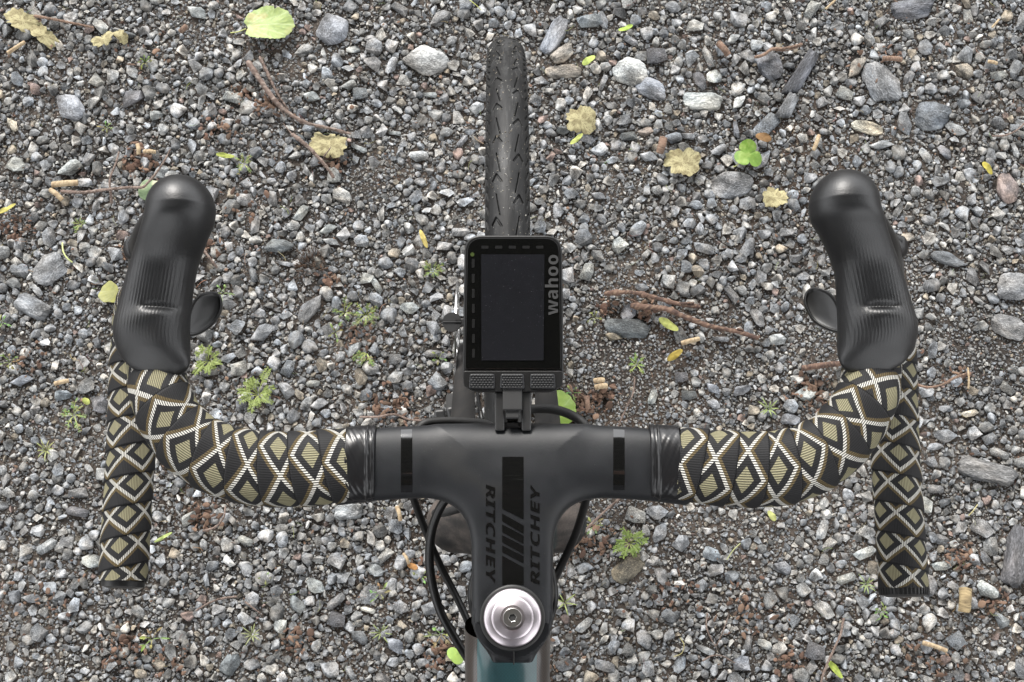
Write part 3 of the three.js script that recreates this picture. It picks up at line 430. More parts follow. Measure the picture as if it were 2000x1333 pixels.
weed('green weed at the left edge level with the hood rear', 22, 708, 32, 'broad', GR, 7, 14);
weed('green weed left of the left drop', 146, 812, 42, 'leafy', [0.195, 0.255, 0.090], 7, 15);
weed('dry yellow green weed further down left of the left drop', 92, 880, 34, 'grass', [0.270, 0.270, 0.105], 9, 16);
weed('green sprig of weed on the thin dark twig right of the computer', 1243, 714, 32, 'leafy', [0.195, 0.300, 0.075], 7, 17, -2.6);
weed('tiny green weed beside the computer, above the scalloped leaf', 1118, 768, 28, 'broad', [0.165, 0.255, 0.075], 5, 18);
weed('green weed beside the twig right of the stem', 1158, 1028, 32, 'broad', [0.195, 0.285, 0.075], 6, 19);
weed('green grassy weed near the inner side of the right bar bend', 1500, 800, 34, 'grass', [0.225, 0.285, 0.105], 9, 20);
weed('tiny green weed under the brown bark twig, beside the computer', 1160, 622, 26, 'broad', [0.180, 0.195, 0.075], 5, 21);
weed('green grassy weed inside the right drop', 1690, 1142, 30, 'grass', [0.210, 0.270, 0.105], 9, 22);
weed('bright green weed below the end of the right drop', 1720, 1196, 28, 'broad', GR, 7, 23);
weed('yellow green weed below the end of the left drop', 298, 1248, 40, 'broad', YG, 6, 24);
weed('spiky weed beside the cable loop', 862, 1240, 48, 'broad', [0.210, 0.270, 0.075], 6, 25, 0.6);
weed('small spiky weed left of the cable loop', 745, 1236, 32, 'grass', [0.195, 0.225, 0.105], 8, 26);
weed('small dry tuft of grass at the bottom left of centre', 494, 1240, 32, 'grass', [0.225, 0.240, 0.120], 10, 27);
weed('small green weed left of the cables', 742, 1158, 30, 'broad', [0.180, 0.255, 0.090], 6, 28);
weed('bright green shoot in the gravel below the left bar', 521, 1130, 24, 'broad', YG, 4, 29);
weed('small green shoots right of the cable end', 824, 1126, 28, 'broad', [0.195, 0.270, 0.090], 6, 30);
weed('green weed close right of the stem clamp', 1102, 1178, 34, 'grass', [0.255, 0.300, 0.105], 6, 31);
weed('green shoots at the inner paddle of the left hood', 436, 574, 32, 'broad', [0.210, 0.300, 0.120], 5, 32);
weed('green weed at the left edge of the picture', 6, 632, 26, 'broad', [0.195, 0.270, 0.075], 5, 33);
{ // dead brown tuft
  const o = P(605, 516, 0.003), t = thing('dead_tuft', 'dark brown dead tuft of moss between the left hood and the computer', 'dead tuft', o), r = rng(77), acc = { p: [], c: [], i: [] };
  for (let i = 0; i < 240; i++) { const a = r() * 6.283, R = 0.019 * sqrt(r()), b = V(cos(a) * R, 0.002, sin(a) * R * 1.15), k = 0.6 + 0.8 * r(); blade(b, b.clone().add(V(cos(a) * 0.006 * r() + 0.003 * (r() - 0.5), 0.006 + 0.012 * r() * (1 - R / 0.024), sin(a) * 0.006 * r())), 0.0005, 0, acc, [0.1 * k, 0.062 * k, 0.04 * k]); }
  mesh('strands', flush(acc), weedMat, t);
}
{ // grass blades stuck to the tyre and lying about
  for (const [l, pts, w, c] of [['pale grass blade stuck to the front tyre', [[1014, 196, 0.6], [1002, 212, 0.612], [998, 226, 0.62], [997, 246, 0.628]], 2.2, [0.42, 0.46, 0.24]], ['yellow green straw lying above the large grey stone, left of the hood', [[121, 474, 0.014], [123, 492, 0.018], [131, 505, 0.018], [141, 513, 0.014]], 3.2, [0.46, 0.5, 0.22]], ['curved straw near the lower edge, right of the stem', [[1328, 1246, 0.014], [1336, 1260, 0.018], [1332, 1276, 0.018], [1316, 1284, 0.014]], 3, [0.4, 0.36, 0.16]], ['straw stalk right of the right drop', [[1892, 1008, 0.014], [1900, 1000, 0.018], [1910, 986, 0.016]], 4, [0.4, 0.36, 0.18]], ['thin straw under the twig left of the tape end', [[1420, 1094, 0.014], [1432, 1076, 0.018], [1446, 1062, 0.016]], 4, [0.36, 0.38, 0.18]], ['thin green stalk at the top, left of the tyre', [[917, 0, 0.014], [930, 10, 0.018], [940, 20, 0.014]], 3, [0.4, 0.42, 0.12]]]) {
    const o = P(...pts[0]), t = thing('grass_blade', l, 'grass blade', o); mesh('blade', paint(tube(pts.map((q) => P(...q).sub(o)), w / 2 / 1500, 30, 6, 0.5), () => c), dryMat, t);
  }
}
{ // red brown crumbs of bark: nobody could count them
  const g = new THREE.Group(); g.name = 'bark_litter'; g.userData.kind = 'stuff'; tag(g, 'red brown crumbs of rotted bark strewn between the stones', 'bark litter'); scene.add(g);
  const r = rng(808), flakes = [0, 1, 2].map((i) => stoneGeo(900 + i, 2, 0.22, 9)), l = [[], [], []];
  const spots = [[1130, 790, 46, 90], [1180, 770, 26, 30], [770, 790, 50, 60], [1585, 765, 45, 60], [1640, 800, 30, 20], [268, 312, 40, 70], [470, 185, 30, 24], [520, 205, 30, 40], [395, 1010, 34, 46], [1150, 1055, 50, 50], [860, 1280, 40, 30], [830, 1110, 34, 24], [400, 480, 36, 30], [245, 490, 24, 20], [30, 440, 40, 30], [60, 700, 40, 24], [650, 312, 30, 26], [1270, 606, 36, 24], [1540, 1290, 30, 30], [1880, 1090, 36, 40], [1940, 1180, 40, 20], [1190, 600, 30, 20], [430, 250, 40, 30], [1880, 740, 30, 16], [580, 1260, 40, 30], [230, 1260, 50, 50], [330, 1290, 40, 20], [640, 545, 30, 18], [700, 660, 50, 40], [1330, 1150, 60, 24], [1480, 1200, 70, 34], [1060, 1290, 60, 18], [1820, 1290, 60, 30], [90, 1160, 70, 26], [470, 400, 60, 14], [1700, 110, 60, 16], [290, 120, 80, 14], [1010, 640, 10, 0]];
  const one = (x, z, s) => { const k = 0.5 + r() * 0.9, c = mixc([0.1, 0.056, 0.04], [0.17, 0.11, 0.075], r()).map((v) => v * k); l[floor(r() * 3)].push([x, bump(x, z) + 0.002 + 0.008 * r(), z, r(), r(), r(), s, c]); };
  for (const [px, py, R, n] of spots) for (let i = 0; i < n * 1.5; i++) { const q = P(px, py, 0.01), a = r() * 6.283, d = sqrt(-2 * Math.log(1 - 0.95 * r())) * 0.5 * R / 1400; one(q.x + cos(a) * d, q.z + sin(a) * d * 0.8, 0.0018 + 0.006 * r() * r()); }
  for (let i = 0; i < 2600; i++) one((r() - 0.5) * 2.2, lerp(-1.1, 0.4, r()), 0.0012 + 0.003 * r() * r());
  const m4 = new THREE.Matrix4(), e = new THREE.Euler(), q = new THREE.Quaternion(), c = new THREE.Color();
  flakes.forEach((geo, i) => { const im = new THREE.InstancedMesh(geo, std({ color: lin(1), roughness: 0.9 }), l[i].length); im.name = numbered('bark_crumbs'); im.userData.kind = 'stuff'; l[i].forEach((s, k) => { q.setFromEuler(e.set((s[3] - 0.5) * 1.4, s[4] * 6.283, (s[5] - 0.5) * 1.4)); im.setMatrixAt(k, m4.compose(V(s[0], s[1], s[2]), q, V(s[6], s[6], s[6] * (0.35 + 0.5 * s[3])))); im.setColorAt(k, c.setRGB(...s[7])); }); g.add(im); });
}
{ // dry straws and fibres caught between the stones
  const g = new THREE.Group(); g.name = 'plant_debris'; g.userData.kind = 'stuff'; tag(g, 'short dry straws and plant fibres scattered between the stones', 'plant debris'); scene.add(g);
  const r = rng(919), m4 = new THREE.Matrix4(), q = new THREE.Quaternion(), e = new THREE.Euler(), c = new THREE.Color();
  for (let k = 0; k < 4; k++) {
    const b = 0.1 + 0.25 * r(), geo = tube([V(-1, 0, 0), V(-0.4, 0.04, b), V(0.3, 0.06, b * 0.5), V(1, 0, -b * 0.4)], (u) => 0.09 * (1 - 0.5 * u), 10, 5, 0.6), n = 260, im = new THREE.InstancedMesh(geo, std({ color: lin(1), roughness: 0.9 }), n); im.name = numbered('straws'); im.castShadow = im.receiveShadow = true;
    for (let i = 0; i < n; i++) { const x = (r() - 0.5) * 2, z = lerp(-1.05, 0.35, r()), s = 0.003 + 0.007 * r() * r(), t = r(), col = (t < 0.35 ? [0.3, 0.24, 0.14] : t < 0.75 ? [0.14, 0.09, 0.06] : [0.2, 0.22, 0.09]).map((v) => v * (0.7 + 0.6 * r())); im.setMatrixAt(i, m4.compose(V(x, bump(x, z) + 0.004 + 0.007 * r(), z), q.setFromEuler(e.set((r() - 0.5) * 0.5, r() * 6.28, (r() - 0.5) * 0.5)), V(s, s * 0.8, s * 0.9))); im.setColorAt(i, c.setRGB(...col)); }
    g.add(im);
  }
}
// ---------------------------------------------------------------- bicycle
const font = await new FontLoader().loadAsync('fonts/droid/droid_sans_bold.typeface.json');
const M = {
  satin: std({ color: lin(0.02, 0.021, 0.023), roughness: 0.47 }), gloss: phys({ color: lin(0.006), roughness: 0.12, clearcoat: 1, clearcoatRoughness: 0.04 }),
  vinyl: phys({ color: lin(0.012, 0.012, 0.013), roughness: 0.28 }), plastic: std({ color: lin(0.018), roughness: 0.42 }), paddle: std({ color: lin(0.012), roughness: 0.3 }),
  rubber: std({ color: lin(0.013, 0.0135, 0.0145), roughness: 0.36 }), cable: std({ color: lin(0.01), roughness: 0.38 }), hose: std({ color: lin(0.02), roughness: 0.6 }),
  alu: std({ color: lin(0.6, 0.545, 0.575), metalness: 1, roughness: 0.33 }), steel: std({ color: lin(0.5, 0.49, 0.47), metalness: 1, roughness: 0.32 }), dark: std({ color: lin(0.03), roughness: 0.5 }),
  grey: std({ color: lin(0.1, 0.1, 0.1), roughness: 0.45, metalness: 0.4 }), spoke: std({ color: lin(0.04), roughness: 0.35, metalness: 0.6 }), clampGrey: std({ color: lin(0.05), roughness: 0.4, metalness: 0.3 }),
};
const dustTex = texture(1024, 1024, (u, v) => { const n = dirtN(u, v), g = grain(u, v), w = stoneV(u, v); let k = 0.145 + (n - 0.5) * 0.03; let c = [k * 0.97, k * 1.01, k * 1.08]; if (g > 0.985) c = [0.42, 0.41, 0.38]; const st = sstep(0.6, 0.75, w) * n * 0.5; return [c[0] + st * 0.07, c[1] + st * 0.055, c[2] + st * 0.03]; });
const dustBump = texture(1024, 1024, (u, v) => { const k = grain2(u, v) * 0.6 + grain(u, v) * 0.4; return [k, k, k]; }, false), roughTex = texture(1024, 1024, (u, v) => { const k = 0.47 + (dirtN(u, v) - 0.5) * 0.14; return [0, k, 0]; }, false);
M.satin = phys({ specularIntensity: 0.7, map: dustTex, color: lin(0.85), roughnessMap: roughTex, roughness: 1, bumpMap: dustBump, bumpScale: 0.00003 });
M.rubber = phys({ ior: 1.6, map: dustTex, color: lin(0.38), roughnessMap: roughTex, roughness: 0.92, bumpMap: dustBump, bumpScale: 0.00008 });
const flatUV = (g, k = 5) => { const p = g.attributes.position, uv = new Float32Array(p.count * 2); for (let i = 0; i < p.count; i++) { uv[i * 2] = p.getX(i) * k + p.getY(i) * k * 0.3; uv[i * 2 + 1] = p.getZ(i) * k - p.getY(i) * k * 0.3; } g.setAttribute('uv', new THREE.BufferAttribute(uv, 2)); return g; };
const bike = thing('bicycle', 'black drop bar gravel bicycle with olive patterned bar tape seen from above', 'bicycle');
const HB = 0.968, capTop = P(1001, 1207, 0.992), zBar = P(1000, 899, HB).z, zT = capTop.z;
const zc = (x) => zBar + 0.28 * x * x + 0.9 * max(0, abs(x) - 0.06) ** 2;
const barA = (x) => 0.0231 + 0.0003 * cos(x * 12), fBar = (x, y, z) => { const u = abs(z - zc(x)) / barA(x), w = abs(y - HB) / 0.0125; return (pow(pow(u, 2.25) + pow(w, 2.25), 1 / 2.25) - 1) * 0.0232; };
const rbox = (x, y, hx, hy, r) => { const a = abs(x) - hx + r, b = abs(y) - hy + r; return hypot(max(a, 0), max(b, 0)) + min(max(a, b), 0) - r; };
const fStem = (x, y, z) => {
  const t = clamp((z - zBar) / (zT - zBar)), hw = lerp(0.0262, 0.0256, t), d2 = rbox(x - 0.0002, y - 0.9645, hw, 0.0155, 0.0085);
  return max(d2, zBar - z, z - zT - 0.004);
};
const fClamp = (x, y, z) => {
  const r = hypot(x - capTop.x, z - zT) - 0.0252, c = max(r, abs(y - 0.963) - 0.014);
  const lug = max(rbox(x - capTop.x, y - 0.9605, lerp(0.0225, 0.0125, clamp((z - zT - 0.006) / 0.021)), 0.0145, 0.003), zT - z, z - zT - 0.0275);
  return smin(c, lug, 0.003);
};
const YT = 0.9803;
const SL = 0.075, drop = (z) => { const d = z - zBar - 0.002; return SL * (d + sqrt(d * d + 0.00012)) / 2; }, nose = (x, z) => { const d = min(0, z - zBar - 0.013); return 0.13 * (sqrt(d * d + 0.000036) - 0.006) * exp(-((x / 0.075) ** 2)); }, capDrop = drop(zT);
const fHandle = (x, y0, z) => { const y = y0 + drop(z) + nose(x, z); return max(smax(min(smin(fBar(x, y, z), fStem(x, y, z), 0.034), fClamp(x, y, z)), y - YT, 0.007), abs(x) - 0.112); };
const handlebar = mesh('handlebar', flatUV(nets(fHandle, [-0.1135, 0.1135], [0.93, 0.985], [zBar - 0.03, zT + 0.032], 150, 66, 120)), M.satin, bike);
function onBar(px, py, lift = 0.0003) {              // the place on the handlebar's skin that the photograph shows at (px, py)
  let a = P(px, py, 0.99), b = P(px, py, 0.945), f = (q) => fHandle(q.x, q.y, q.z);
  for (let i = 1; i <= 60; i++) { const q = P(px, py, 0.99 - i * 0.00075); if (f(q) < 0) { b = q; break; } a = q; }
  for (let i = 0; i < 18; i++) { const m = a.clone().lerp(b, 0.5); f(m) < 0 ? (b = m) : (a = m); }
  const e = 4e-4, n = V(f(V(b.x + e, b.y, b.z)) - f(V(b.x - e, b.y, b.z)), f(V(b.x, b.y + e, b.z)) - f(V(b.x, b.y - e, b.z)), f(V(b.x, b.y, b.z + e)) - f(V(b.x, b.y, b.z - e))).normalize();
  return { p: b.addScaledVector(n, lift), n };
}
function barPatch(fn, nu, nv) {                       // fn(u, v) -> photograph position
  const p = [], n = [], ix = [];
  for (let j = 0; j <= nv; j++) for (let i = 0; i <= nu; i++) { const h = onBar(...fn(i / nu, j / nv)); p.push(h.p.x, h.p.y, h.p.z); n.push(h.n.x, h.n.y, h.n.z); }
  for (let j = 0; j < nv; j++) for (let i = 0; i < nu; i++) { const a = j * (nu + 1) + i, b = a + 1, c = a + nu + 1, d = c + 1; ix.push(a, c, b, b, c, d); }
  const g = new THREE.BufferGeometry(); g.setAttribute('position', new THREE.Float32BufferAttribute(p, 3)); g.setAttribute('normal', new THREE.Float32BufferAttribute(n, 3)); g.setIndex(ix); return g;
}
const quadPatch = (l0, l1, r0, r1, nu = 6, nv = 14) => barPatch((u, v) => [lerp(981, 1022.5, u) , lerp(lerp(l0, r0, u), lerp(l1, r1, u), v)], nu, nv);
mesh('gloss_stripe', merge([quadPatch(893, 994, 893, 1015, 8, 24), quadPatch(1004, 1019, 1027, 1043), quadPatch(1025, 1040, 1047, 1063), quadPatch(1046, 1060, 1067, 1083), quadPatch(1066, 1079, 1087, 1101), quadPatch(1086, 1143, 1109, 1143)]), M.gloss, handlebar);
for (const [x0, x1, y0, y1] of [[783, 805, 839.5, 962], [1198, 1220, 839.5, 958]]) mesh('gloss_band', barPatch((u, v) => [lerp(x0, x1, u), lerp(y0, y1, v)], 5, 50), M.gloss, handlebar);
// lettering on both sides of the stem: shapes laid onto the skin
function lettering(text, place, x0, x1, hgt, mat) {
  const shapes = font.generateShapes(text, 1), g = new THREE.ShapeGeometry(shapes, 4); g.computeBoundingBox();
  const b = g.boundingBox, p = g.attributes.position, n = g.attributes.normal;
  for (let i = 0; i < p.count; i++) {
    const u = (p.getX(i) - b.min.x) / (b.max.x - b.min.x), v = (p.getY(i) - b.min.y) / (b.max.y - b.min.y);
    const h = onBar(...place(u + (v - 0.5) * 0.035, v), 0.00035); p.setXYZ(i, h.p.x, h.p.y, h.p.z); n.setXYZ(i, h.n.x, h.n.y, h.n.z);
  }
  return mesh('lettering', g, mat, handlebar);
}
const letterDark = phys({ color: lin(0.005), roughness: 0.22 });
lettering('RITCHEY', (u, v) => [lerp(949, 967, v), lerp(950, 1137, u)], 0, 0, 0, letterDark);
lettering('RITCHEY', (u, v) => [lerp(1054, 1036, v), lerp(1139, 950, u)], 0, 0, 0, letterDark);
{ // cover of the cable opening at the front of the bar
  const h = onBar(1001, 834), q = h.p;
  mesh('cable_cover', merge([bbox(0.0132, 0.0016, 0.0042, 0.0006, q.x, q.y + 0.0002, q.z - 0.0006, 0, 0.45), bbox(0.0085, 0.0016, 0.003, 0.0006, q.x, q.y + 0.0009, q.z - 0.0012, 0, 0.45)]), M.paddle, handlebar);
}
// clamp slot behind the cap
mesh('clamp_slot', bbox(0.0009, 0.012, 0.012, 0.0003, capTop.x + 0.0008, 0.9695 - capDrop, zT + 0.0225), M.gloss, handlebar);
// ---- top cap
{
  const y = 0.9806 - capDrop, L = (pts) => new THREE.LatheGeometry(pts.map(([r, h]) => new THREE.Vector2(r, h)), 72).translate(capTop.x, y, capTop.z);
  const tc = mesh('top_cap', L([[0.0001, 0.0082], [0.0064, 0.0082], [0.0066, 0.0087], [0.0078, 0.0086], [0.0115, 0.0073], [0.0126, 0.0069], [0.0128, 0.0066], [0.0133, 0.0065], [0.0150, 0.0059], [0.0166, 0.0051], [0.0176, 0.0045], [0.0181, 0.0034], [0.0181, 0.0018], [0.0179, 0.0012]]), M.alu, bike);
  const hex = []; for (let i = 0; i < 6; i++) hex.push(new THREE.Vector2(cos(i * PI / 3 + 0.2) * 0.0027, sin(i * PI / 3 + 0.2) * 0.0027));
  const sh = new THREE.Shape().absarc(0, 0, 0.0056, 0, 2 * PI); sh.holes.push(new THREE.Path(hex));
  const bg = new THREE.ExtrudeGeometry(sh, { depth: 0.002, bevelEnabled: true, bevelSize: 0.0003, bevelThickness: 0.0003, bevelSegments: 2, curveSegments: 32 }).rotateX(-PI / 2).translate(capTop.x, y + 0.0082, capTop.z);
  const bolt = mesh('bolt', bg, M.steel, tc);
  mesh('hex_socket', new THREE.CylinderGeometry(0.003, 0.003, 0.0006, 6).translate(capTop.x, y + 0.0092, capTop.z), M.dark, tc);
  mesh('headset_spacer', L([[0.0195, -0.004], [0.0204, 0], [0.0204, 0.0026], [0.0197, 0.0036], [0.0176, 0.0036]]), M.plastic, bike);
}
// ---- finishing tape, bar tape, bar ends
const tapeN = 4, tapePix = (u, w) => {
  // u along the strip (one period), w across it (0 = outer edge, 1 = where the next turn covers it)
  const tri = 1 - abs(2 * (u - floor(u)) - 1) , cA = 0.15 + 0.56 * tri, cB = 2 * 0.71 - cA, dA = w - cA, dB = w - cB;
  const hatch = 0.5 + 0.5 * cos(u * 24 * 2 * PI), hs = hatch > 0.32 ? 1 : 0.12 + hatch;
  const lw = 0.066; let c = [0.14, 0.14, 0.145].map((x) => x * (0.72 + 0.4 * hatch)), up = 0.3 + 0.15 * hatch;
  if (dA < -lw && dA > -lw - 0.115 && w > 0.015) { c = [0.42, 0.365, 0.25].map((x) => x * (0.65 + 0.35 * hatch)); up = 0.6 * hatch; }
  if (dB > lw && dB < lw + 0.1) { c = [0.42, 0.365, 0.25].map((x) => x * (0.65 + 0.35 * hatch)); up = 0.6 * hatch; }
  if (dA > lw + 0.225 && dB < -lw - 0.225) { c = [0.575, 0.555, 0.445].map((x) => x * (0.5 + 0.5 * hs)); up = 0.5 + 0.5 * hatch; }
  if (abs(dA) < lw || abs(dB) < lw) { c = [0.83, 0.82, 0.79].map((x) => x * hs); up = 0.4 + 0.6 * hatch; }
  return [...c, up];
};
const tapeTex = texture(960, 512, (u, v) => tapePix(u, v)), tapeBump = texture(960, 512, (u, v) => { const k = tapePix(u, v)[3]; return [k, k, k]; }, false);
const tapeMat = phys({ specularIntensity: 0.45, map: tapeTex, bumpMap: tapeBump, bumpScale: 0.0006, roughness: 0.62 });
function frames(pts, up0, seg) {
  const c = new THREE.CatmullRomCurve3(pts, false, 'centripetal'), L = c.getLength(), out = []; let up = up0.clone();
  c.arcLengthDivisions = 600; c.updateArcLengths();
  for (let i = 0; i <= seg; i++) { const p = c.getPointAt(i / seg), t = c.getTangentAt(i / seg); up = up.sub(t.clone().multiplyScalar(up.dot(t))).normalize(); out.push({ p, t, up: up.clone(), side: new THREE.Vector3().crossVectors(t, up) }); }
  return { L, at: (s) => { const f = clamp(s / L) * seg, i = min(seg - 1, floor(f)), k = f - i, A = out[i], B = out[i + 1]; return { p: A.p.clone().lerp(B.p, k), up: A.up.clone().lerp(B.up, k).normalize(), side: A.side.clone().lerp(B.side, k).normalize() }; } };
}
// path: [px, py, height, half-width (side), half-height (up)], from the stem outwards and round to the end of the drop
function barTape(path, hand, pitchAt, phase) {
  const pts = path.map(([x, y, h]) => P(x, y, h)), F = frames(pts, V(0, 1, 0), 400);
  const cum = [0]; for (let i = 1; i < pts.length; i++) cum.push(cum[i - 1] + pts[i].distanceTo(pts[i - 1])); const tot = cum[cum.length - 1];
  const radii = (s) => { const q = clamp(s / F.L) * tot; let i = 0; while (i < pts.length - 2 && cum[i + 1] < q) i++; const k = sstep(0, 1, (q - cum[i]) / (cum[i + 1] - cum[i])); return [lerp(path[i][3], path[i + 1][3], k), lerp(path[i][4], path[i + 1][4], k)]; };
  const surf = (s, th, lift) => { const f = F.at(s), [a, b] = radii(s), c = cos(th), d = sin(th); const k = pow(pow(abs(c), 2.2) + pow(abs(d), 2.2), -1 / 2.2); return f.p.addScaledVector(f.side, (a * k + lift) * c * hand).addScaledVector(f.up, (b * k + lift) * d); };
  // turn number -> distance along the bar
  const T = [0]; while (T[T.length - 1] < F.L + 0.02) T.push(T[T.length - 1] + pitchAt(T[T.length - 1] / F.L));
  const S = (t) => { if (t <= 0) return t * (T[1] - T[0]); const i = min(T.length - 2, floor(t)); return lerp(T[i], T[i + 1], t - i); };
  const NT = 72, WS = [0, 0.03, 0.07, 0.2, 0.35, 0.5, 0.65, 0.8, 0.92, 1], p = [], uv = [], ix = [];
  for (let n = 0; n < T.length; n++) {
    const base = p.length / 3;
    for (const w of WS) for (let j = 0; j <= NT; j++) {
      const th = j / NT * 2 * PI, t = n + 1 - w, s = S(t - th / (2 * PI));
      const edge = w < 0.001 ? -0.0002 : w < 0.05 ? 0.001 : 0.0012 - 0.001 * w;
      const q = surf(clamp(s, 0, F.L), th, edge); p.push(q.x, q.y, q.z); uv.push(tapeN * j / NT + phase + n * 0.16, w);
    }
    for (let k = 0; k + 1 < WS.length; k++) for (let j = 0; j < NT; j++) { const a = base + k * (NT + 1) + j, b = a + 1, c = a + NT + 1, d = c + 1; hand > 0 ? ix.push(a, c, b, b, c, d) : ix.push(a, b, c, b, d, c); }
  }
  const g = new THREE.BufferGeometry(); g.setAttribute('position', new THREE.Float32BufferAttribute(p, 3)); g.setAttribute('uv', new THREE.Float32BufferAttribute(uv, 2)); g.setIndex(ix); g.computeVertexNormals();
  mesh('bar_tape', g, tapeMat, bike);
  return F;
}
const pathL = [[682, 908, 0.968, 0.0233, 0.0142], [630, 913, 0.968, 0.0236, 0.0146], [560, 917, 0.967, 0.0237, 0.0152], [490, 913, 0.966, 0.0234, 0.0164], [430, 898, 0.966, 0.0226, 0.0178], [375, 868, 0.966, 0.0214, 0.0185], [337, 825, 0.966, 0.0200, 0.0185], [316, 780, 0.966, 0.0190, 0.018], [306, 735, 0.960, 0.0182, 0.0172],
  [298, 660, 0.948, 0.0165, 0.0165], [287, 610, 0.935, 0.0163, 0.0163], [277, 590, 0.9, 0.0163, 0.0163], [267, 625, 0.868, 0.0163, 0.0163], [262, 690, 0.855, 0.0163, 0.0163], [258, 790, 0.852, 0.0163, 0.0163], [254, 900, 0.852, 0.0163, 0.0163], [247, 1010, 0.852, 0.0162, 0.0162], [240, 1136, 0.852, 0.0162, 0.0162]];
const pathR = [[1322, 906, 0.968, 0.0233, 0.0142], [1380, 912, 0.968, 0.0236, 0.0146], [1450, 917, 0.967, 0.0238, 0.0152], [1520, 915, 0.966, 0.0236, 0.0164], [1580, 898, 0.966, 0.0226, 0.0178], [1632, 864, 0.966, 0.0214, 0.0185], [1668, 822, 0.966, 0.0204, 0.0185], [1692, 780, 0.966, 0.0196, 0.018], [1702, 735, 0.960, 0.0186, 0.0172],
  [1708, 660, 0.948, 0.0165, 0.0165], [1720, 610, 0.935, 0.0163, 0.0163], [1730, 590, 0.9, 0.0163, 0.0163], [1738, 625, 0.868, 0.0163, 0.0163], [1743, 690, 0.855, 0.0163, 0.0163], [1746, 790, 0.852, 0.0163, 0.0163], [1750, 900, 0.852, 0.0163, 0.0163], [1757, 1010, 0.852, 0.0162, 0.0162], [1766, 1150, 0.852, 0.0164, 0.0164]];
const pitch = (k) => (k < 0.2 ? 0.0205 : 0.0216);
barTape(pathL, 1, pitch, 0.02); barTape(pathR, -1, pitch, 0.45);
for (const [x, y, px2, py2, R] of [[240, 1136, 239, 1147, 0.0155], [1766, 1148, 1767, 1163, 0.0172]]) {
  const a = P(x, y, 0.852), b = P(px2, py2, 0.852), pl = mesh('bar_end_plug', merge([cyl(a, b, R, R * 0.97, 48), cyl(b, b.clone().lerp(a, -0.25), R * 0.92, R * 0.7, 48)]), M.plastic, bike);
  if (R > 0.016) { const l = [], ax = b.clone().sub(a).normalize(), s1 = V(1, 0, 0), s2 = new THREE.Vector3().crossVectors(ax, s1); for (let i = 0; i < 40; i++) { const t = i / 40 * 2 * PI, o = s1.clone().multiplyScalar(cos(t) * R).addScaledVector(s2, sin(t) * R); l.push(cyl(a.clone().add(o), b.clone().add(o), 0.0006, 0.0006, 5)); } mesh('knurl', merge(l), M.plastic, pl); }
}
for (const [x0, x1, y0, y1] of [[676, 735, 908, 903], [1327, 1268, 906, 902]]) {
  const A = P(x0, y0, HB), B = P(x1, y1, HB), r = rng(x0), rings = [];
  for (let i = 0; i <= 40; i++) {
    const t = i / 40, c = A.clone().lerp(B, t), ring = [], step = t < 0.74 ? 0.0012 : 0.0007 + 0.0003 * sstep(0.8, 0.76, t), ridge = 0.0006 * exp(-(((t - 0.72) / 0.03) ** 2)) + 0.0005 * exp(-(((t - 0.9) / 0.02) ** 2));
    for (let j = 0; j < 64; j++) {
      const th = j / 64 * 2 * PI, k = pow(pow(abs(cos(th)), 2.25) + pow(abs(sin(th)), 2.25), -1 / 2.25), wr = 0.00018 * sin(th * 11 + t * 9) * sin(t * 21 + th * 3) + 0.00012 * sin(th * 23 + t * 40);
      const e = (t === 0 || t === 1) ? -0.0006 : step + ridge + wr; ring.push(V(c.x, c.y + (0.0125 * k + e + (1 - t) * 0.001) * sin(th), c.z + (0.0232 * k + e) * cos(th)));
    }
    rings.push(x1 > x0 ? ring : ring);
  }
  mesh('finishing_tape', loft(x1 > x0 ? rings : rings.reverse()), M.vinyl, bike);
}
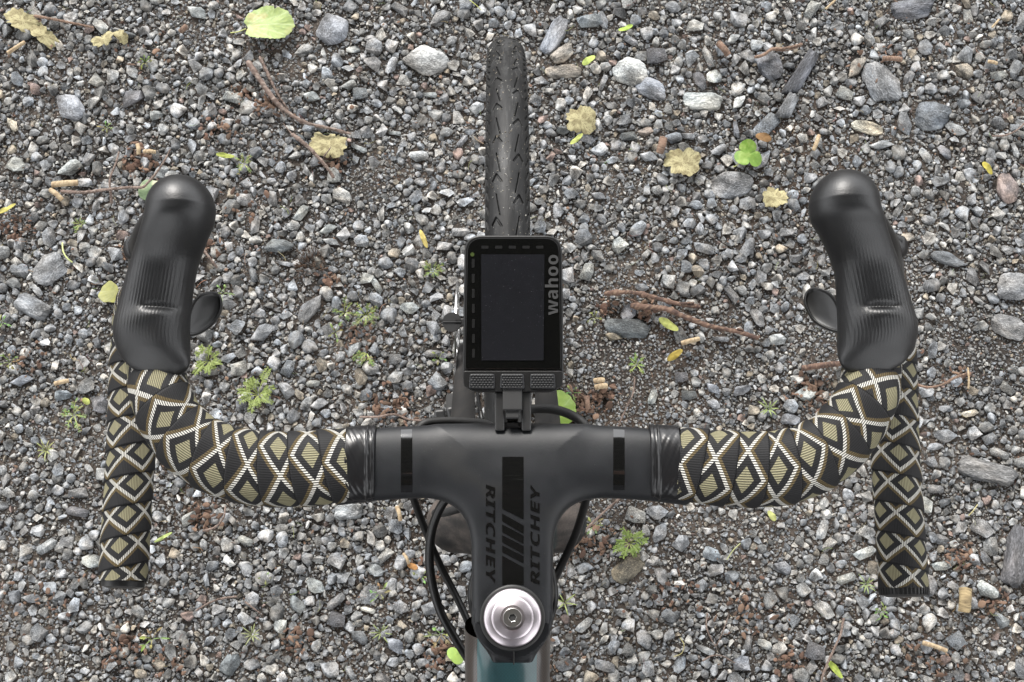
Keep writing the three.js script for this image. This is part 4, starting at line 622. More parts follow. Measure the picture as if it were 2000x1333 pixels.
// ---- brake hoods
function hood(st, bulb, rear, ribsX, side, dent) {
  // st rows: y, left x, right x, centre height, top half-height, bottom half-height
  const rows = st.slice(), [bx, by, br, bh] = bulb;
  for (let i = 1; i <= 14; i++) { const f = i / 14 * PI / 2 * 0.985; rows.unshift([by - br * sin(f), bx - br * cos(f), bx + br * cos(f), bh, 0.0225 * cos(f), 0.0235 * cos(f)]); }
  for (const q of rear) rows.push(q);
  const ys = rows.map((r) => r[0]), N = 230, NA = 560, rings = [];
  const at = (y, c) => { // Catmull-Rom through the rows
    let i = 0; while (i < ys.length - 2 && ys[i + 1] < y) i++;
    const t = (y - ys[i]) / (ys[i + 1] - ys[i]), g = (k) => rows[clamp(k, 0, ys.length - 1)][c], gy = (k) => ys[clamp(k, 0, ys.length - 1)];
    const m0 = (g(i + 1) - g(i - 1)) / max(1e-6, gy(i + 1) - gy(i - 1)) * (ys[i + 1] - ys[i]), m1 = (g(i + 2) - g(i)) / max(1e-6, gy(i + 2) - gy(i)) * (ys[i + 1] - ys[i]), t2 = t * t, t3 = t2 * t;
    return (2 * t3 - 3 * t2 + 1) * g(i) + (t3 - 2 * t2 + t) * m0 + (-2 * t3 + 3 * t2) * g(i + 1) + (t3 - t2) * m1;
  };
  const y0 = ys[0], y1 = ys[ys.length - 1];
  for (let i = 0; i <= N; i++) {
    const k = i / N, y = y0 + (y1 - y0) * (k < 0.12 ? 0.12 * pow(k / 0.12, 1.6) : k > 0.95 ? 1 - 0.05 * pow((1 - k) / 0.05, 1.5) : k), L = at(y, 1), R = at(y, 2), h = at(y, 3), bt = max(2e-4, at(y, 4)), bb = max(2e-4, at(y, 5));
    const A = P(L, y, h), B = P(R, y, h), c = A.clone().lerp(B, 0.5), a = max(2e-4, A.distanceTo(B) / 2), ring = [], e = lerp(2, 2.08, sstep(by + br * 0.6, by + br * 1.8, y));
    const ribs = sstep(by + br * 0.9, by + br * 2.1, y) * (1 - sstep(662, 692, y));
    for (let j = 0; j < NA; j++) {
      const th = j / NA * 2 * PI, C = cos(th), S = sin(th), q = pow(pow(abs(C), e) + pow(abs(S), e), -1 / e), ox = a * q * C; let oy = (S > 0 ? bt : bb) * q * S;
      if (S > 0) {
        const px = lerp(L, R, (ox / a + 1) / 2), lean = px - ribsX(y), edge = clamp((abs(ox) / a - 0.2) * 1.2), mask = ribs * sstep(0.98, 0.8, abs(ox) / a) * (0.75 + 0.25 * sin(y * 0.05 + px * 0.03));
        oy += 0.00015 * mask * sstep(-0.2, 0.9, sin(lean / 6.2 * 2 * PI)) - 0.0001 * mask;
        const dx = (px - dent[0]) / 30, dy = (y - dent[1]) / 7; oy -= 0.0026 * exp(-(dx ** 4) - dy * dy) ; oy += 0.0012 * exp(-(dx ** 2) - ((y - dent[1] - 18) / 12) ** 2);
      }
      ring.push(V(c.x + ox, c.y + oy, c.z));
    }
    rings.push(ring);
  }
  return mesh('brake_hood', flatUV(loft(rings), 6), M.rubber, bike);
}
const HH = 0.984;
const hoodL = hood([[412, 284, 420, 1.008, 0.0225, 0.0235], [436, 279, 416, 1.006, 0.0222, 0.024], [460, 271, 405, 1.003, 0.0188, 0.025], [512, 256, 386, 0.995 - 0.007, 0.0195, 0.026], [550, 245, 378, 0.989 - 0.007, 0.0203, 0.024], [600, 231, 372, HH - 0.007, 0.0207, 0.021], [645, 222, 370, HH - 0.002 - 0.007, 0.0228, 0.018], [685, 229, 371, HH - 0.004 - 0.007, 0.0180, 0.015]],
  [352, 412, 68, 1.008], [[712, 248, 369, HH - 0.007, 0.006, 0.013], [728, 272, 358, HH - 0.009, 0.004, 0.009], [737, 300, 335, HH - 0.01, 0.002, 0.004], [739, 312, 322, HH - 0.01, 0.0008, 0.0008]], (y) => lerp(310, 345, clamp((660 - y) / 220)), -1, [324, 611]);
const hoodR = hood([[403, 1581, 1719, 1.010, 0.0225, 0.0235], [430, 1586, 1727, 1.008, 0.0222, 0.024], [455, 1602, 1734, 1.004, 0.0188, 0.025], [515, 1629, 1754, 0.995 - 0.007, 0.0195, 0.026], [550, 1634, 1766, 0.989 - 0.007, 0.0203, 0.024], [600, 1636, 1781, HH - 0.007, 0.0207, 0.021], [640, 1637, 1791, HH - 0.002 - 0.007, 0.0228, 0.018], [680, 1636, 1785, HH - 0.004 - 0.007, 0.0180, 0.015]],
  [1650, 403, 69, 1.010], [[706, 1641, 1768, HH - 0.007, 0.006, 0.013], [724, 1654, 1742, HH - 0.009, 0.004, 0.009], [733, 1680, 1716, HH - 0.01, 0.002, 0.004], [735, 1693, 1703, HH - 0.01, 0.0008, 0.0008]], (y) => lerp(1712, 1672, clamp((660 - y) / 220)), 1, [1710, 611]);
// shift paddles on the inner side: an oval dish with a raised rim
function paddle(out, h0, h1, par) {
  // out: outline in photograph positions, from the hood outwards and back; h0 height at the hood, h1 at the tip
  const c2 = new THREE.SplineCurve(out.map((q) => new THREE.Vector2(...q))), N = 64, pts = []; for (let i = 0; i < N; i++) pts.push(c2.getPoint(i / N));
  const cx = pts.reduce((s, q) => s + q.x, 0) / N, cy = pts.reduce((s, q) => s + q.y, 0) / N, xs = pts.map((q) => q.x), x0 = min(...xs), x1 = max(...xs), hx = abs(x0 - par) < abs(x1 - par) ? x0 : x1, tx = hx === x0 ? x1 : x0;
  const ring = (k, dy) => pts.map((q) => { const x = lerp(cx, q.x, k), y = lerp(cy, q.y, k); return P(x, y, lerp(h0, h1, (x - hx) / (tx - hx))).add(V(0, dy, 0)); });
  return loft([ring(0.3, -0.006), ring(0.9, -0.0055), ring(0.985, -0.0035), ring(1, -0.0015), ring(0.985, 0.0002), ring(0.95, 0.0007), ring(0.9, 0.0004), ring(0.86, -0.0005), ring(0.8, -0.001), ring(0.5, -0.0016), ring(0.25, -0.0017)].reverse());
}
mesh('shift_paddle', paddle([[360, 652], [369, 605], [385, 578], [408, 569], [427, 573], [433, 590], [430, 610], [415, 633], [392, 650], [372, 656], [360, 652]], 0.968, 0.955, 365), M.paddle, hoodL);
mesh('shift_paddle', paddle([[1648, 645], [1640, 600], [1624, 574], [1600, 562], [1580, 564], [1571, 582], [1576, 604], [1590, 627], [1614, 642], [1636, 649], [1648, 645]], 0.968, 0.955, 1642), M.paddle, hoodR);
// brake levers hang below and outside the hoods
for (const [hd, pts] of [[hoodL, [[300, 420, 0.985], [284, 440, 0.975], [268, 470, 0.955], [262, 500, 0.92], [262, 540, 0.885], [258, 575, 0.862]]], [hoodR, [[1700, 410, 0.985], [1720, 440, 0.975], [1742, 478, 0.955], [1752, 512, 0.92], [1755, 550, 0.885], [1758, 585, 0.862]]]])
  mesh('brake_lever', tube(pts.map((q) => P(...q)), (t) => 0.0075 - 0.0015 * t, 40, 14, 0.7), M.paddle, hd);
for (const [hd, pts] of [[hoodL, [[262, 452, 0.945], [244, 468, 0.942], [239, 488, 0.938], [246, 504, 0.936], [262, 502, 0.94], [266, 476, 0.945], [262, 452, 0.945]]], [hoodR, [[1748, 456, 0.945], [1768, 462, 0.942], [1775, 480, 0.938], [1772, 498, 0.936], [1758, 502, 0.94], [1748, 482, 0.945], [1748, 456, 0.945]]]]) {
  const c = new THREE.CatmullRomCurve3(pts.map((q) => P(...q)), false), N = 40, o = []; for (let i = 0; i < N; i++) o.push(c.getPoint(i / N)); const m = o.reduce((s, q) => s.add(q), V(0, 0, 0)).divideScalar(N);
  const ring = (k, dy) => o.map((q) => m.clone().lerp(q, k).add(V(0, dy, 0))); mesh('lever_tab', loft([ring(0.3, 0.0015), ring(0.85, 0.001), ring(1, -0.001), ring(0.95, -0.004), ring(0.3, -0.005)]), M.paddle, hd);
}
// ---- front wheel
const AX = V(-0.0085, 0.345, -0.306), RW = 0.325, RT = 0.0203;
const treadN = fbmTile(301, 24, 4), treadS = noiseTile(305, 260), treadL = [];
{
  const r = rng(71);
  for (let k = 0; k < 12; k++) for (const s of [-1, 1]) {
    const u = (k + (s > 0 ? 0.5 : 0)) / 12, d = s;
    treadL.push([u, 0.5 + d * 0.045, u + 0.016, 0.5 + d * 0.085, 0.0072], [u + 0.016, 0.5 + d * 0.085, u + 0.004, 0.5 + d * 0.118, 0.0072]);   // chevrons
    treadL.push([u + 0.02, 0.5 + d * 0.055, u + 0.06, 0.5 + d * 0.085, 0.0042]);                                                                 // long thin cuts
    for (const o of [0.0, 0.028, 0.056]) treadL.push([u + o, 0.5 + d * 0.155, u + o + 0.018, 0.5 + d * 0.19, 0.0095], [u + o + 0.01, 0.5 + d * 0.21, u + o + 0.026, 0.5 + d * 0.235, 0.0095]);
  }
}
const seg2 = (u, v, [a, b, c, d, w]) => { let du = u - a; du -= Math.round(du); const x = c - a, y = d - b, X = x * 4.2, Y = y, pu = du * 4.2, pv = v - b, t = clamp((pu * X + pv * Y) / (X * X + Y * Y)); return hypot(pu - X * t, pv - Y * t) / w; };
const treadPix = (u, v) => {
  let g = 0; for (const s of treadL) { let du = u - (s[0] + s[2]) / 2; du -= Math.round(du); if (abs(du) < 0.06 && abs(v - (s[1] + s[3]) / 2) < 0.06) g = max(g, sstep(1.2, 0.75, seg2(u, v, s))); }
  const dust = treadN(u * 1, v * 1), sp = treadS(u * 2, v), mid = exp(-(((v - 0.5) / 0.09) ** 2)), k = 0.1 + (dust - 0.5) * 0.14 + sstep(0.5, 0.72, dust) * 0.07 * mid;
  let c = [k * 1.0, k * 1.01, k * 1.02]; const wet = sstep(0.62, 0.7, treadN(u * 2 + 0.3, v * 2 + 0.2)); c = c.map((x) => x * (1 - 0.45 * wet)); if (sp > 0.93 && dust > 0.5) c = [0.56, 0.54, 0.49];
  return [...c, 0.5 + (dust - 0.5) * 0.6, g];
};
const treadTex = texture(2048, 512, treadPix), treadBump = texture(2048, 512, (u, v) => { const k = treadPix(u, v)[3]; return [k, k, k]; }, false);
const wheel = new THREE.Group(); wheel.name = 'front_wheel'; wheel.position.copy(AX); wheel.rotation.z = -0.014; bike.add(wheel);
{
  const us = [], vs = [], p = [], uv = [], ix = []; // finer where the picture looks at the tread, which is cut into the rubber
  for (let i = 0; i < 1250; i++) us.push(i / 1250 * 0.275); for (let i = 0; i <= 260; i++) us.push(0.275 + i / 260 * 0.725);
  for (let j = 0; j < 16; j++) vs.push(j / 16 * 0.22); for (let j = 0; j < 260; j++) vs.push(0.22 + j / 260 * 0.56); for (let j = 0; j <= 16; j++) vs.push(0.78 + j / 16 * 0.22);
  const NU = us.length - 1, NV = vs.length - 1;
  for (const u of us) for (const v of vs) {
    const a = u * 2 * PI, b = (v - 0.5) * 2 * PI, t = u * 4, cut = u < 0.28 && v > 0.21 && v < 0.79 ? treadPix(t - floor(t), v)[4] : 0, q = RT - 0.0017 * cut, R = RW + q * cos(b);
    p.push(q * sin(b), R * cos(a), -R * sin(a)); uv.push(t, v);
  }
  for (let i = 0; i < NU; i++) for (let j = 0; j < NV; j++) { const a = i * (NV + 1) + j, b = a + 1, c = a + NV + 1, d = c + 1; ix.push(a, b, c, b, d, c); }
  const g = new THREE.BufferGeometry(); g.setAttribute('position', new THREE.Float32BufferAttribute(p, 3)); g.setAttribute('uv', new THREE.Float32BufferAttribute(uv, 2)); g.setIndex(ix); g.computeVertexNormals();
  mesh('tyre', g, phys({ specularIntensity: 0.7, map: treadTex, bumpMap: treadBump, bumpScale: 0.0008, roughness: 0.55 }), wheel);
  { // grit and scraps stuck to the tread
    const r = rng(33), kinds = [[chipGeo(951), lin(0.3, 0.29, 0.26), 70, 0.0004, 0.0008], [chipGeo(952), lin(0.16, 0.14, 0.11), 130, 0.0005, 0.0008], [chipGeo(953), lin(0.3, 0.29, 0.27), 30, 0.0006, 0.0005]], grit = new THREE.Group(); grit.name = 'tyre_grit'; grit.userData.kind = 'stuff'; wheel.add(grit);
    for (const [geo, c, n, s0, s1] of kinds) { const im = new THREE.InstancedMesh(geo, std({ color: c, roughness: 0.9 }), n), m4 = new THREE.Matrix4(), q = new THREE.Quaternion(), e = new THREE.Euler(); im.name = numbered('grit_specks'); im.castShadow = im.receiveShadow = true; for (let i = 0; i < n; i++) { const a = lerp(0.1, 1.5, r()), b = (r() + r() - 1) * 1.15, R = RW + RT * cos(b), s = s0 + s1 * r() * r(); im.setMatrixAt(i, m4.compose(V(RT * sin(b), R * cos(a), -R * sin(a)), q.setFromEuler(e.set(r() * 6, r() * 6, r() * 6)), V(s * (1 + r() * 1.6), s, s))); } grit.add(im); }
  }
  const L = (pts, n = 120) => new THREE.LatheGeometry(pts.map(([r, h]) => new THREE.Vector2(r, h)), n).rotateZ(PI / 2);
  mesh('rim', L([[0.311, -0.0125], [0.2895, -0.0085], [0.284, 0], [0.2895, 0.0085], [0.311, 0.0125], [0.306, 0.009], [0.306, -0.009], [0.311, -0.0125]]), M.dark, wheel);
  mesh('hub', L([[0.0001, -0.05], [0.011, -0.05], [0.011, -0.042], [0.0225, -0.036], [0.0225, -0.031], [0.013, -0.026], [0.0115, 0], [0.013, 0.026], [0.0215, 0.032], [0.0215, 0.037], [0.011, 0.042], [0.011, 0.05], [0.0001, 0.05]], 40), M.dark, wheel);
  for (let i = 0; i < 24; i++) { const s = i % 2 ? 1 : -1, a = i / 24 * 2 * PI, b = a + (i % 4 < 2 ? 1 : -1) * 0.6; mesh('spoke', cyl(V(s * 0.034, 0.021 * cos(b), 0.021 * sin(b)), V(s * 0.004, 0.287 * cos(a), 0.287 * sin(a)), 0.0009, 0.0009, 6), M.spoke, wheel); }
  const rs = new THREE.Shape().absarc(0, 0, 0.08, 0, 2 * PI), hole = (x, y, r) => rs.holes.push(new THREE.Path().absarc(x, y, r, 0, 2 * PI));
  rs.holes.push(new THREE.Path().absarc(0, 0, 0.0235, 0, 2 * PI)); for (let i = 0; i < 24; i++) { const a = i / 24 * 2 * PI, r = 0.07 + 0.003 * (i % 3); hole(r * cos(a), r * sin(a), 0.003); } for (let i = 0; i < 6; i++) { const a = (i + 0.5) / 6 * 2 * PI; hole(0.046 * cos(a), 0.046 * sin(a), 0.0125); }
  mesh('brake_rotor', new THREE.ExtrudeGeometry(rs, { depth: 0.0018, bevelEnabled: false, curveSegments: 48 }).rotateY(PI / 2).translate(-0.0535, 0, 0), std({ color: lin(0.85), metalness: 1, roughness: 0.22 }), wheel);
}
// ---- fork, head tube, frame tubes
const sAx = V(0, -sin(70.3 * PI / 180), -cos(70.3 * PI / 180)), onSteer = (d) => V(capTop.x, 0.985, zT).addScaledVector(sAx, d);
{
  const cr = onSteer(0.265), cl = V(-0.0045, cr.y + 0.01, cr.z), legs = [-1, 1].map((s) => capsule(V(cl.x + s * 0.038, cr.y - 0.03, cr.z + 0.01), V(AX.x + s * 0.044, AX.y + 0.006, AX.z), 0.016, 0.0095));
  const arch = [-1, 1].map((s) => capsule(V(cl.x, cr.y + 0.012, cr.z + 0.012), V(cl.x + s * 0.042, cr.y - 0.014, cr.z + 0.01), 0.03, 0.021)), steer = capsule(cr, onSteer(0.2), 0.03, 0.026);
  const f = (x, y, z) => smin(smin(smin(legs[0](x, y, z), legs[1](x, y, z), 0.01), smin(arch[0](x, y, z), arch[1](x, y, z), 0.02), 0.03), steer(x, y, z), 0.02);
  const g = nets(f, [-0.085, 0.07], [0.32, 0.79], [AX.z - 0.03, cr.z + 0.075], 70, 130, 100);
  // weathered: brown dried mud over teal paint
  const n1 = fbmTile(401, 6, 5), p = g.attributes.position, c = new Float32Array(p.count * 3);
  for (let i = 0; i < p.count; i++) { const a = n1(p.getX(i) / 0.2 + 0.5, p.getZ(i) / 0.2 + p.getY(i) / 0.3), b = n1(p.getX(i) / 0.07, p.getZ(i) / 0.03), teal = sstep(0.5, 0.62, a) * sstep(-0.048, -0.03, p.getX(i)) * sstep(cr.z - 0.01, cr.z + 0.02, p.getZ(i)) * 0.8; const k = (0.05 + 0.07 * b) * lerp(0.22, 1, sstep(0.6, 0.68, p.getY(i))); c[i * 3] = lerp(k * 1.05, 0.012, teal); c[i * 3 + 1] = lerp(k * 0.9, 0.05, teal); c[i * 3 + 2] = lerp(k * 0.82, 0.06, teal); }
  g.setAttribute('color', new THREE.BufferAttribute(c, 3));
  const mud = texture(512, 512, (u, v) => { const a = dirtN(u * 0.5, v), b = grain(u, v * 0.25), w = stoneN(u, v); const k = clamp(0.55 + (a - 0.5) * 1.1 + (b - 0.5) * 0.35 + (w - 0.5) * 0.7, 0.1, 1); return [k, k * 0.97, k * 0.93]; });
  mesh('fork', flatUV(g, 9), std({ vertexColors: true, map: mud, color: new THREE.Color().setRGB(1.0, 1.02, 1.06), roughness: 0.7 }), bike);
}
const weave = (u, v) => { const a = floor(u * 160), b = floor(v * 320), fu = u * 160 - a, fv = v * 320 - b, odd = (a + b) % 2; return odd ? 0.6 + 0.4 * sin(fu * PI) : 0.35 + 0.35 * sin(fv * PI); };
function frameTube(name, pts, radii, painted) {
  const F = frames(pts, V(0, 1, 0), 80), N = 60, p = [], uv = [], ix = [], n = 72;
  for (let i = 0; i <= N; i++) { const f = F.at(i / N * F.L), t = i / N, a = lerp(radii[0], radii[2], t), b = lerp(radii[1], radii[3], t); for (let j = 0; j <= n; j++) { const th = j / n * 2 * PI, e = 2.4, k = pow(pow(abs(cos(th)), e) + pow(abs(sin(th)), e), -1 / e), q = f.p.clone().addScaledVector(f.side, a * k * cos(th)).addScaledVector(f.up, b * k * sin(th)); p.push(q.x, q.y, q.z); uv.push(j / n, t * F.L / 0.4); } }
  for (let i = 0; i < N; i++) for (let j = 0; j < n; j++) { const a = i * (n + 1) + j, b = a + 1, c = a + n + 1, d = c + 1; ix.push(a, c, b, b, c, d); }
  const g = new THREE.BufferGeometry(); g.setAttribute('position', new THREE.Float32BufferAttribute(p, 3)); g.setAttribute('uv', new THREE.Float32BufferAttribute(uv, 2)); g.setIndex(ix); g.computeVertexNormals(); return mesh(name, g, painted, bike);
}
const tealN = fbmTile(411, 10, 4);
const tubeTex = texture(1024, 1024, (u, v) => {
  const w = weave(u, v), d = abs(u - 0.25), n = tealN(u, v), carbon = [0.27 * w, 0.235 * w, 0.21 * w];
  const tw = 0.72 + 0.34 * w, teal = [lerp(0.09, 0.2, n) * tw, lerp(0.24, 0.38, n) * tw, lerp(0.26, 0.39, n) * tw];
  const e = d < 0.112 ? 1 : 0, c = carbon.map((x, i) => lerp(x, teal[i], e)); return c;
});
const tubeMat = phys({ map: tubeTex, roughness: 0.4, clearcoat: 0.8, clearcoatRoughness: 0.15 });
const ht0 = onSteer(0.035), ht1 = onSteer(0.2);
mesh('head_tube', merge([cyl(onSteer(0.036), ht1, 0.0262, 0.031, 48)]), std({ color: lin(0.025, 0.022, 0.02), roughness: 0.4 }), bike);
frameTube('top_tube', [V(capTop.x - 0.003, 0.918, zT + 0.005), P(991, 1260, 0.912), P(991, 1333, 0.905), P(990, 1500, 0.89), V(capTop.x - 0.006, 0.84, zT + 0.5)], [0.0285, 0.022, 0.024, 0.018], tubeMat);
frameTube('down_tube', [onSteer(0.16), onSteer(0.19).add(V(0, -0.05, 0.06)), onSteer(0.19).add(V(0, -0.33, 0.38))], [0.03, 0.032, 0.03, 0.03], std({ color: lin(0.02), roughness: 0.4 }));
mesh('headset_cover', cyl(onSteer(0.038), onSteer(0.05), 0.0262, 0.0275, 48), M.plastic, bike);
// ---- brake caliper, cables, computer mount
const A3 = (l) => l.map((q) => P(...q));
mesh('brake_caliper', merge([bbox(0.02, 0.05, 0.045, 0.004, AX.x - 0.05, 0.40, AX.z + 0.083, 0.1, 0.5), bbox(0.012, 0.014, 0.03, 0.003, AX.x - 0.066, 0.42, AX.z + 0.09, 0.1, 0.3), cyl(V(AX.x - 0.046, 0.43, AX.z + 0.085), V(AX.x - 0.046, 0.45, AX.z + 0.095), 0.005)]), M.clampGrey, bike);
mesh('axle_end', cyl(V(AX.x + 0.046, AX.y, AX.z), V(AX.x + 0.057, AX.y, AX.z), 0.0095, 0.0085), M.grey, bike);
for (const [pts, r, m] of [
  [[[905, 955, 0.93], [872, 975, 0.925], [848, 1020, 0.915], [839, 1070, 0.905], [842, 1130, 0.895], [860, 1195, 0.885], [890, 1250, 0.875], [918, 1295, 0.865], [950, 1360, 0.85]], 0.0031, M.cable],
  [[[795, 930, 0.94], [806, 970, 0.925], [832, 1040, 0.9], [862, 1110, 0.88], [893, 1170, 0.865], [918, 1225, 0.85], [940, 1290, 0.83]], 0.0026, M.cable],
  [[[1155, 930, 0.94], [1146, 972, 0.925], [1124, 1045, 0.89], [1094, 1110, 0.86], [1070, 1160, 0.84], [1050, 1210, 0.82]], 0.0029, M.cable],
  [[[950, 955, 0.92], [915, 985, 0.9], [876, 1000, 0.88], [850, 1003, 0.86]], 0.0031, M.hose],
  [[[812, 850, 0.95], [826, 829, 0.95], [860, 823, 0.946], [905, 824, 0.94], [950, 829, 0.93], [985, 850, 0.92]], 0.0027, M.hose],
  [[[1020, 803, 0.93], [1045, 799, 0.935], [1085, 801, 0.94], [1115, 811, 0.945], [1140, 828, 0.95], [1152, 850, 0.95]], 0.0031, M.hose],
  [[[930, 1110, 0.92], [920, 1160, 0.915], [926, 1200, 0.905], [945, 1245, 0.9]], 0.0024, M.cable],
  [[[1076, 1110, 0.92], [1084, 1160, 0.915], [1078, 1200, 0.905], [1060, 1245, 0.9]], 0.0024, M.cable],
]) mesh('cable', tube(A3(pts), r, 90, 12), m, bike);
{
  const a = P(976, 775, 0.977), b = P(976, 832, 0.972), c = P(1028, 775, 0.977), d = P(1028, 832, 0.972), l = [];
  for (const [s, t] of [[a, b], [c, d]]) { l.push(bbox(0.0062, 0.011, s.distanceTo(t) + 0.006, 0.0012, (s.x + t.x) / 2, (s.y + t.y) / 2, (s.z + t.z) / 2, 0, 0.2)); }
  const mt = mesh('computer_mount', merge(l), M.clampGrey, bike);
  const q = P(1001, 772, 0.983), w = P(1001, 812, 0.968);
  mesh('mount_plate', merge([bbox(0.0125, 0.004, 0.02, 0.001, q.x, q.y, q.z), bbox(0.0085, 0.004, 0.012, 0.001, q.x, q.y - 0.002, q.z + 0.009)]), std({ color: lin(0.025), roughness: 0.7 }), mt);
  const bl = []; for (let i = 0; i < 9; i++) bl.push(new THREE.TorusGeometry(0.0034, 0.0007, 8, 20).rotateY(0.25).translate(w.x, w.y, w.z - 0.006 + i * 0.0016)); bl.push(cyl(w.clone().add(V(0, 0, -0.01)), w.clone().add(V(0, 0, 0.01)), 0.0033));
  mesh('mount_bolt', merge(bl), M.grey, mt);
}
// ---- bike computer
{
  const h = 0.992, o = P(1003, 620, h), comp = thing('bike_computer', 'black bike computer with dark blank screen mounted ahead of the handlebar', 'bike computer', o); comp.rotation.x = 0.15;
  const S = (px, py) => { const q = P(px, py, h); return [q.x - o.x, -(q.z - o.z)]; };
  const outline = (list, r) => { // rounded polygon through photograph positions
    const q = list.map(([x, y]) => new THREE.Vector2(...S(x, y))), s = new THREE.Shape(), n = q.length;
    for (let i = 0; i < n; i++) { const a = q[(i + n - 1) % n], b = q[i], c = q[(i + 1) % n], R = Array.isArray(r) ? r[i] : r, u = b.clone().add(a.clone().sub(b).setLength(R)), w = b.clone().add(c.clone().sub(b).setLength(R)); i ? s.lineTo(u.x, u.y) : s.moveTo(u.x, u.y); s.quadraticCurveTo(b.x, b.y, w.x, w.y); }
    s.closePath(); return s;
  };
  const solid = (shape, depth, bev, y) => new THREE.ExtrudeGeometry(shape, { depth, bevelEnabled: bev > 0, bevelSize: bev, bevelOffset: -bev, bevelThickness: bev, bevelSegments: 4, curveSegments: 10 }).rotateX(-PI / 2).translate(0, y, 0);
  const caseM = std({ color: lin(0.009), roughness: 0.36 });
  mesh('case', solid(outline([[908, 464], [1097, 464], [1100, 600], [1102, 764], [902, 764], [905, 600]], [0.011, 0.011, 0.001, 0.011, 0.011, 0.001]), 0.0135, 0.0014, -0.0165), caseM, comp);
  mesh('screen_glass', solid(outline([[914, 470.5], [1091, 470.5], [1096, 719], [908, 719]], [0.0095, 0.0095, 0.0008, 0.0008]), 0.0003, 0.0002, -0.0003), phys({ color: lin(0.004), roughness: 0.06, clearcoat: 1, clearcoatRoughness: 0.03, specularIntensity: 0.7 }), comp);
  const scr = texture(512, 768, (u, v) => { const n = dirtN(u * 0.6, v * 0.9), g = grain(u * 0.13, v * 0.2), st = grain(u * 0.8 + v * 0.4, v * 0.12); let k = 0.105 + (n - 0.5) * 0.02; let c = [k * 0.98, k * 1.0, k * 1.12]; if (g > 0.985) c = [0.6, 0.6, 0.6]; else if (g > 0.955 || st > 0.98) c = c.map((x) => x + 0.1); return c; });
  const disp = new THREE.ShapeGeometry(outline([[940, 501], [1063, 501], [1062, 703], [940, 703]], 0.0003)); { const p = disp.attributes.position, uv = disp.attributes.uv; for (let i = 0; i < p.count; i++) uv.setXY(i, p.getX(i) / 0.04 + 0.5, p.getY(i) / 0.066 + 0.5); }
  mesh('display', disp.rotateX(-PI / 2).translate(0, 0.0006, 0), phys({ map: scr, roughness: 0.25 }), comp);
  const led = []; for (let i = 0; i < 5; i++) led.push(solid(outline([[940.5 + i * 26.6, 484.5], [954.5 + i * 26.6, 484.5], [954.5 + i * 26.6, 490], [940.5 + i * 26.6, 490]], 0.0005), 0.0001, 0, 0.0003));
  for (let i = 0; i < 7; i++) led.push(solid(outline([[922, 509 + i * 28.6], [927.5, 509 + i * 28.6], [927, 526 + i * 28.6], [921.5, 526 + i * 28.6]], 0.0006), 0.0001, 0, 0.0003));
  mesh('light_bar', merge(led), std({ color: lin(0.014), roughness: 0.3 }), comp);
  mesh('sensor_dot', new THREE.CylinderGeometry(0.0013, 0.0013, 0.0003, 20).translate(S(923, 501)[0], 0.0004, -S(923, 501)[1]), std({ color: lin(0.05, 0.07, 0.02), roughness: 0.3 }), comp);
  const tg = new THREE.ShapeGeometry(font.generateShapes('wahoo', 1), 6); tg.computeBoundingBox(); { const b = tg.boundingBox, p = tg.attributes.position; for (let i = 0; i < p.count; i++) { const u = (p.getX(i) - b.min.x) / (b.max.x - b.min.x), v = (p.getY(i) - b.min.y) / (b.max.y - b.min.y), q = S(lerp(1090, 1064, v), lerp(616, 502, u)); p.setXYZ(i, q[0], 0.0006, -q[1]); } tg.computeVertexNormals(); const n = tg.attributes.normal; for (let i = 0; i < n.count; i++) n.setXYZ(i, 0, 1, 0); }
  mesh('logo', tg, std({ color: lin(0.055), roughness: 0.35, side: THREE.DoubleSide }), comp);
  mesh('button_bar', solid(outline([[904, 723], [1100, 723], [1100, 752], [1082, 763], [922, 763], [904, 752]], 0.002), 0.0006, 0.0005, -0.0014), std({ color: lin(0.012), roughness: 0.4 }), comp);
  for (const [x0, x1, a, b] of [[917, 966, 915, 966], [978, 1023, 976, 1025], [1036, 1084, 1036, 1086]]) {
    const bt = mesh('button', solid(outline([[x0, 729], [x1, 729], [b, 758], [a, 757]], 0.0015), 0.0006, 0.0006, -0.0002), std({ color: lin(0.024, 0.025, 0.027), roughness: 0.42 }), comp), l = [];
    for (let j = 0; j < 6; j++) for (let i = 0; i < 7; i++) { const x = lerp(x0 + 4, x1 - 4, (i + (j % 2) * 0.5) / 6.5), y = 732 + j * 4.6, q = S(x, y); if (x < x1 - 1) l.push(new THREE.SphereGeometry(1, 8, 6).scale(0.0011, 0.0007, 0.0006).translate(q[0], 0.0009, -q[1])); }
    mesh('button_relief', merge(l), M.plastic, bt);
  }
  const k = S(882, 628); mesh('port_cover', merge([new THREE.CylinderGeometry(0.0061, 0.0063, 0.003, 40).translate(k[0], -0.006, -k[1]), bbox(0.0085, 0.003, 0.005, 0.001, S(899, 628)[0], -0.006, -S(899, 628)[1]), bbox(0.0118, 0.0008, 0.0005, 0.0002, k[0], -0.0042, -k[1])]), std({ color: lin(0.03), roughness: 0.5 }), comp);
}
